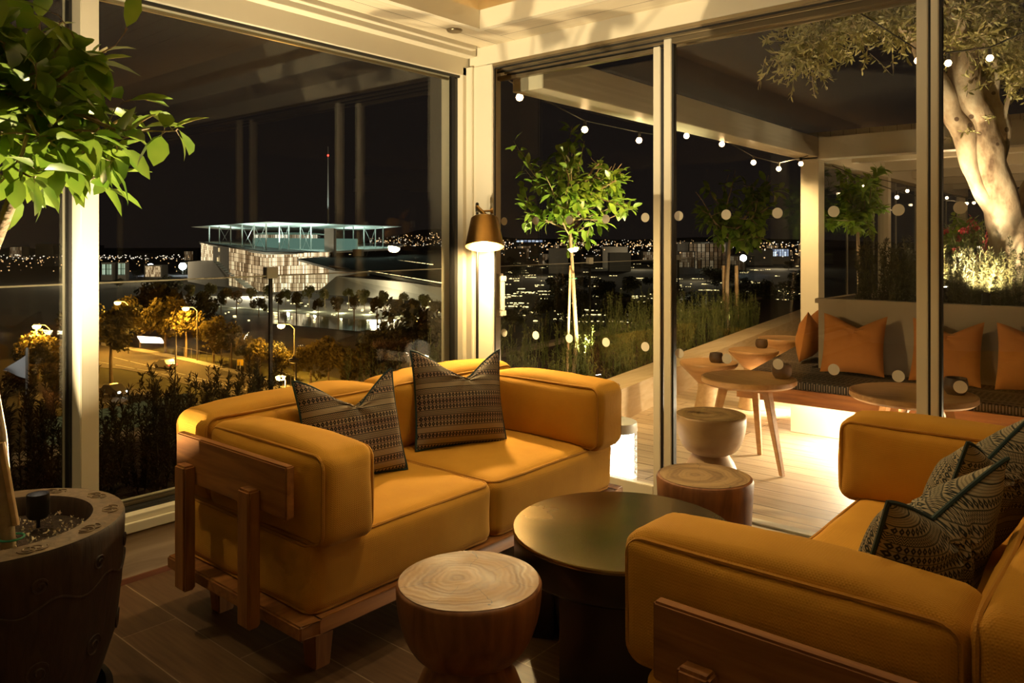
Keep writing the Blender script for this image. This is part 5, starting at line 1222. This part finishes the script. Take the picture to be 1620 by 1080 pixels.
for px, hy, by, lab, s in ((238, 422, 436, 'cold white floodlight mast by the port, first of two', 6), (289, 421, 438, 'cold white floodlight mast by the port, next to the hall', 6.5), (1176, 408, 440, 'cold blue-white floodlight mast seen through the second door', 6)):
    b = at_d(px, by, 500); t = empty('floodlight_mast', (b.x, b.y, GZ), 0, lab, 'floodlight mast'); top = at_d(px, hy, 500).z - GZ
    MB().tube([(0, 0, 0), (0, 0, top)], .25, 8).build('pole', 'steel_pole', t)
    sp = MB()
    bmx = bmesh.new(); bmesh.ops.create_icosphere(bmx, subdivisions=2, radius=s * .36); me = bpy.data.meshes.new('lamp_head'); bmx.to_mesh(me); bmx.free(); me.materials.append(M['white_head'])
    o = link(bpy.data.objects.new('lamp_head', me), t); o.location = (0, 0, top)
sg = G(345, 620); t = empty('road_sign', (sg.x, sg.y, GZ), 0, 'small square yellow road sign on the far pavement', 'road sign')
b = G(380, 600); t.location = (b.x, b.y, GZ)
MB().tube([(0, 0, 0), (0, 0, 2.6)], .05, 6).build('post', 'steel_pole', t)
q0 = RGT * .42; MB().solid([-q0 + Vector((0, 0, 2.0)), q0 + Vector((0, 0, 2.0)), q0 + Vector((0, 0, 2.9)), -q0 + Vector((0, 0, 2.9))], FWD * .05).build('panel', 'sign_yellow', t)
fn = empty('roadside_fence', (0, 0, 0), 0, 'thin wire fence following the far side of the lamplit road', 'fence')
pp = [G(x, y) for x, y in ((280, 563), (340, 577), (400, 594), (460, 612), (540, 640))]
for a, b in zip(pp[:-1], pp[1:]):
    MB().tube([(a.x, a.y, GZ + 1.7), (b.x, b.y, GZ + 1.7)], .03, 4).build('wire', 'steel_pole', fn)
    for k in range(5): c = a.lerp(b, k / 5); MB().tube([(c.x, c.y, GZ), (c.x, c.y, GZ + 1.9)], .04, 5).build('post', 'steel_pole', fn)
def car(px, py, ang, label):
    b = G(px, py); t = empty('car', (b.x, b.y, GZ + .1), ang, label, 'car')
    side = [(-2.1, .3), (-2.1, .8), (-1.5, .92), (-1.0, 1.42), (.5, 1.42), (1.2, .95), (2.1, .78), (2.1, .3)]
    MB().solid([(x, -.82, z) for x, z in side], (0, 1.64, 0)).build('body', 'car_paint', t, bevel=.06)
    for x in (-1.3, 1.3):
        for y in (-.78, .78): MB().tube([(x, y - .1, .32), (x, y + .1, .32)], .32, 14).build('wheel', 'black_paint', t)
    for y in (-.55, .55): MB().box((2.08, y - .16, .55), (2.14, y + .16, .72)).build('headlight', 'headlight', t)
    for y in (-.6, .6): MB().box((-2.14, y - .14, .62), (-2.08, y + .14, .78)).build('tail_light', 'red_beacon', t)
    return t
dr = (G(260, 636) - G(120, 612)); an = math.atan2(dr.y, dr.x)
car(100, 617, an + PI * 0, 'pale car with headlights on the lower road, seen through the hedge gap')
car(180, 626, an, 'pale car on the lower road just past the cream mullion')
car(232, 642, an, 'pale car leading on the lower road near the juniper tips')
dr2 = (G(400, 605) - G(200, 570)); an2 = math.atan2(dr2.y, dr2.x)
car(262, 583, an2 + PI, 'car driving away along the amber-lit upper road')

# ---- city buildings and lights
rr = random.Random(202)
glow_mat('windows_warm', (1, .5, .18), (1, .75, .45), .17, 9, 6)
def building(px0, px1, top, base, d, mat, label, lit=None, group=None, name='city_building'):
    t = empty(name, (0, 0, 0), 0, label, 'building', group)
    a, b = at_d(px0, base, d), at_d(px1, base, d); zt_ = at_d(px0, top, d).z
    a.z = b.z = GZ; MB().solid([a, b, Vector((b.x, b.y, zt_)), Vector((a.x, a.y, zt_))], FWD * (b - a).length * .8).build('body', mat, t)
    if lit:
        m_ = .08; z0, z1 = GZ + (zt_ - GZ) * lit[1], GZ + (zt_ - GZ) * lit[2]; aa, bb = a.lerp(b, m_), a.lerp(b, 1 - m_); f = -FWD * .3
        facade('windows', [Vector((aa.x, aa.y, z0)) + f, Vector((bb.x, bb.y, z0)) + f, Vector((bb.x, bb.y, z1)) + f, Vector((aa.x, aa.y, z1)) + f], FWD * .2, lit[0], t)
glow_mat('windows_green', (.62, .85, .5), (.8, 1, .75), .5, 6, 2)
glow_mat('windows_blue', (.35, .5, 1), (.8, .9, 1), .8, 7, 3)
building(160, 178, 415, 428, 430, 'city_wall', 'low port building with two glowing greenish windows', ('windows_green', .3, .9))
building(186, 199, 415, 430, 430, 'city_wall', 'low port building with a single bright green window front', ('windows_green', .3, .95))
building(228, 256, 419, 436, 460, 'city_wall_pale', 'port building with a row of pale columns', ('facade_dim', .1, .9))
building(868, 888, 397, 418, 560, 'city_wall_pale', 'plain pale block standing alone in the park', None)
building(1072, 1100, 397, 416, 520, 'city_wall', 'apartment block with pale balconies behind the second door', ('windows_warm', .3, .95))
building(1102, 1143, 405, 415, 560, 'city_wall_pale', 'long low building with an orange lit front', ('windows_warm', .6, .9))
building(1218, 1250, 393, 402, 800, 'city_wall_pale', 'flat building with blue and white signs near the far column', ('windows_blue', .5, .95))
building(812, 862, 379, 392, 1400, 'city_wall', 'arched stadium-like roof with a row of white lights', ('windows_blue', .85, .97))
for k in range(46):
    px = rr.uniform(790, 1290) if k < 38 else rr.uniform(0, 290); d = rr.uniform(520, 1500); wd = rr.uniform(10, 26) ; gy = HY + F * 19.4 / d
    top = gy - rr.uniform(9, 22) * F / d
    building(px, px + wd * F / d * 1.2, top, gy, d, 'city_wall' if k % 3 else 'city_wall_pale', 'city block %s windows %s, %s' % (('with lit' if k % 2 else 'with dark',) + zone(px, gy, 419, 407)), ('windows_warm', .15, .95) if k % 2 else None, 'distant city blocks %s, %s %s' % ((k % 2,) + zone(px, gy, 419, 407)))
def lights(name, mat, n, fx, fy, fd, size, label, zf=None):
    mb = MB()
    for k in range(n):
        px, py = fx(), fy(); d = fd() if fd else F * (EYE - GZ) / max(1.5, py - HY); p = at_d(px, py, d); s = size * d / F * rr.uniform(.5, 1.3) / 2
        mb.add([p + Vector(v) * s for v in ((1, 0, 0), (-1, 0, 0), (0, 1, 0), (0, -1, 0), (0, 0, 1), (0, 0, -1))], [(0, 2, 4), (2, 1, 4), (1, 3, 4), (3, 0, 4), (2, 0, 5), (1, 2, 5), (3, 1, 5), (0, 3, 5)])
    tag(mb.build(name, mat), label, 'lights', kind='stuff')
u_ = rr.uniform
lights('city_lights', 'city_warm', 420, lambda: u_(790, 1300), lambda: 384 + 30 * rr.random() ** 1.4, lambda: u_(450, 1900), 2.2, 'warm scattered city lights along the horizon')
lights('city_lights', 'city_white', 190, lambda: u_(780, 1300), lambda: 383 + 26 * rr.random() ** 1.3, lambda: u_(450, 1900), 2.2, 'white scattered city lights along the horizon')
lights('port_lights', 'city_white', 190, lambda: u_(-20, 300), lambda: 403 + 7 * rr.random() - .0, lambda: u_(600, 1300), 2.0, 'band of white port lights beyond the flag')
lights('port_lights', 'city_warm', 170, lambda: u_(-20, 300), lambda: 404 + 26 * rr.random(), lambda: u_(430, 900), 1.9, 'loose warm lights around the port')
mb = MB()
for k in range(230):
    px = u_(785, 1290); py = 412 + 100 * rr.random() ** 1.1; p = G(px, py); n = rr.randint(1, 6); ang = YAW + rr.gauss(-.12, .16); u2 = Vector((math.cos(ang), math.sin(ang), 0)); st_ = rr.uniform(.9, 1.6)
    for j in range(n):
        q = p + u2 * st_ * j + rv(rr) * .25; s = rr.uniform(.12, .45); mb.box((q.x - s, q.y - s, GZ + .3), (q.x + s, q.y + s, GZ + .3 + s * .7))
for k in range(70):
    px = u_(300, 700); py = 474 + 36 * rr.random(); q = G(px, py); s = u_(.1, .35); mb.box((q.x - s, q.y - s, GZ + .2), (q.x + s, q.y + s, GZ + .5))
tag(mb.build('path_lights', 'path_light'), 'strings of small lights along the dark park paths', 'lights', kind='stuff')
# pale terrace walls in the park
for (x0, x1, y0, y1, lb) in ((1060, 1118, 468, 490, 'pale wall under a dark slab roof among the park shrubs'), (990, 1050, 488, 506, 'grey ramp wall in the park behind the first door')):
    a, b = G(x0, y1), G(x1, y1 + 2); z1 = at_d(x0, y0, F * 19.4 / (y1 - HY)).z
    t = empty('park_pavilion', (0, 0, 0), 0, lb, 'pavilion')
    MB().solid([a, b, Vector((b.x, b.y, z1)), Vector((a.x, a.y, z1))], FWD * 4).build('wall', 'concrete', t)
    MB().solid([a + Vector((0, 0, z1 - GZ)) - RGT * 3 - FWD, b + Vector((0, 0, z1 - GZ)) + RGT * 6 - FWD, b + Vector((0, 0, z1 - GZ + 1)) + RGT * 6 - FWD, a + Vector((0, 0, z1 - GZ + 1)) - RGT * 3 - FWD], FWD * 8).build('roof', 'roof_dark', t)
    lamp('POINT', (a + b) / 2 - FWD * 4 + Vector((0, 0, 1.5)), 500, (1, .92, .7), size=.5, name='park_light')
# hills with their lights
def ridge(name, pts, d, thick=900):
    top = [at_d(x, y, d) for x, y in pts]; lo = [Vector((p.x, p.y, GZ - 5)) for p in (top[-1], top[0])]
    return S(MB().solid(top + lo, FWD * thick).build(name, 'hill'))
ridge('hills', [(540, 386), (590, 380), (630, 372), (660, 364), (690, 362), (720, 364), (760, 371), (820, 377), (900, 378), (1000, 379), (1100, 375), (1200, 377), (1300, 379), (1400, 383), (1700, 384)], 3000)
ridge('hills', [(-200, 398), (0, 397), (100, 396), (300, 398), (330, 400)], 2600, 300)
def hy(px): return 364 + abs(px - 690) * .12 if px < 800 else 378
mb = MB(); mw = MB()
for k in range(520):
    px = u_(585, 790) if k < 300 else u_(790, 1300); lo_ = hy(px); py = lo_ + 1 + (388 - lo_) * rr.random() ** .8; p = at_d(px, py, 2990); s = u_(.9, 2.6)
    (mb if k % 3 else mw).add([p + Vector(v) * s for v in ((1, 0, 0), (-1, 0, 0), (0, 1, 0), (0, -1, 0), (0, 0, 1), (0, 0, -1))], [(0, 2, 4), (2, 1, 4), (1, 3, 4), (3, 0, 4), (2, 0, 5), (1, 2, 5), (3, 1, 5), (0, 3, 5)])
tag(mb.build('hillside_lights', 'city_warm'), 'warm lights sprinkled over the far hillside', 'lights', kind='stuff')
tag(mw.build('hillside_lights', 'city_white'), 'white lights sprinkled over the far hillside', 'lights', kind='stuff')

for px, d, pw_ in ((880, 470, 26000), (1010, 620, 30000), (1110, 420, 22000), (1230, 640, 40000), (110, 380, 16000), (230, 400, 16000)):
    q = at_d(px, 395, d); q.z = GZ + 14; lamp('POINT', q, pw_, (1, .78, .5), size=2, name='city_fill')  # unseen lights added to lift the dark city walls
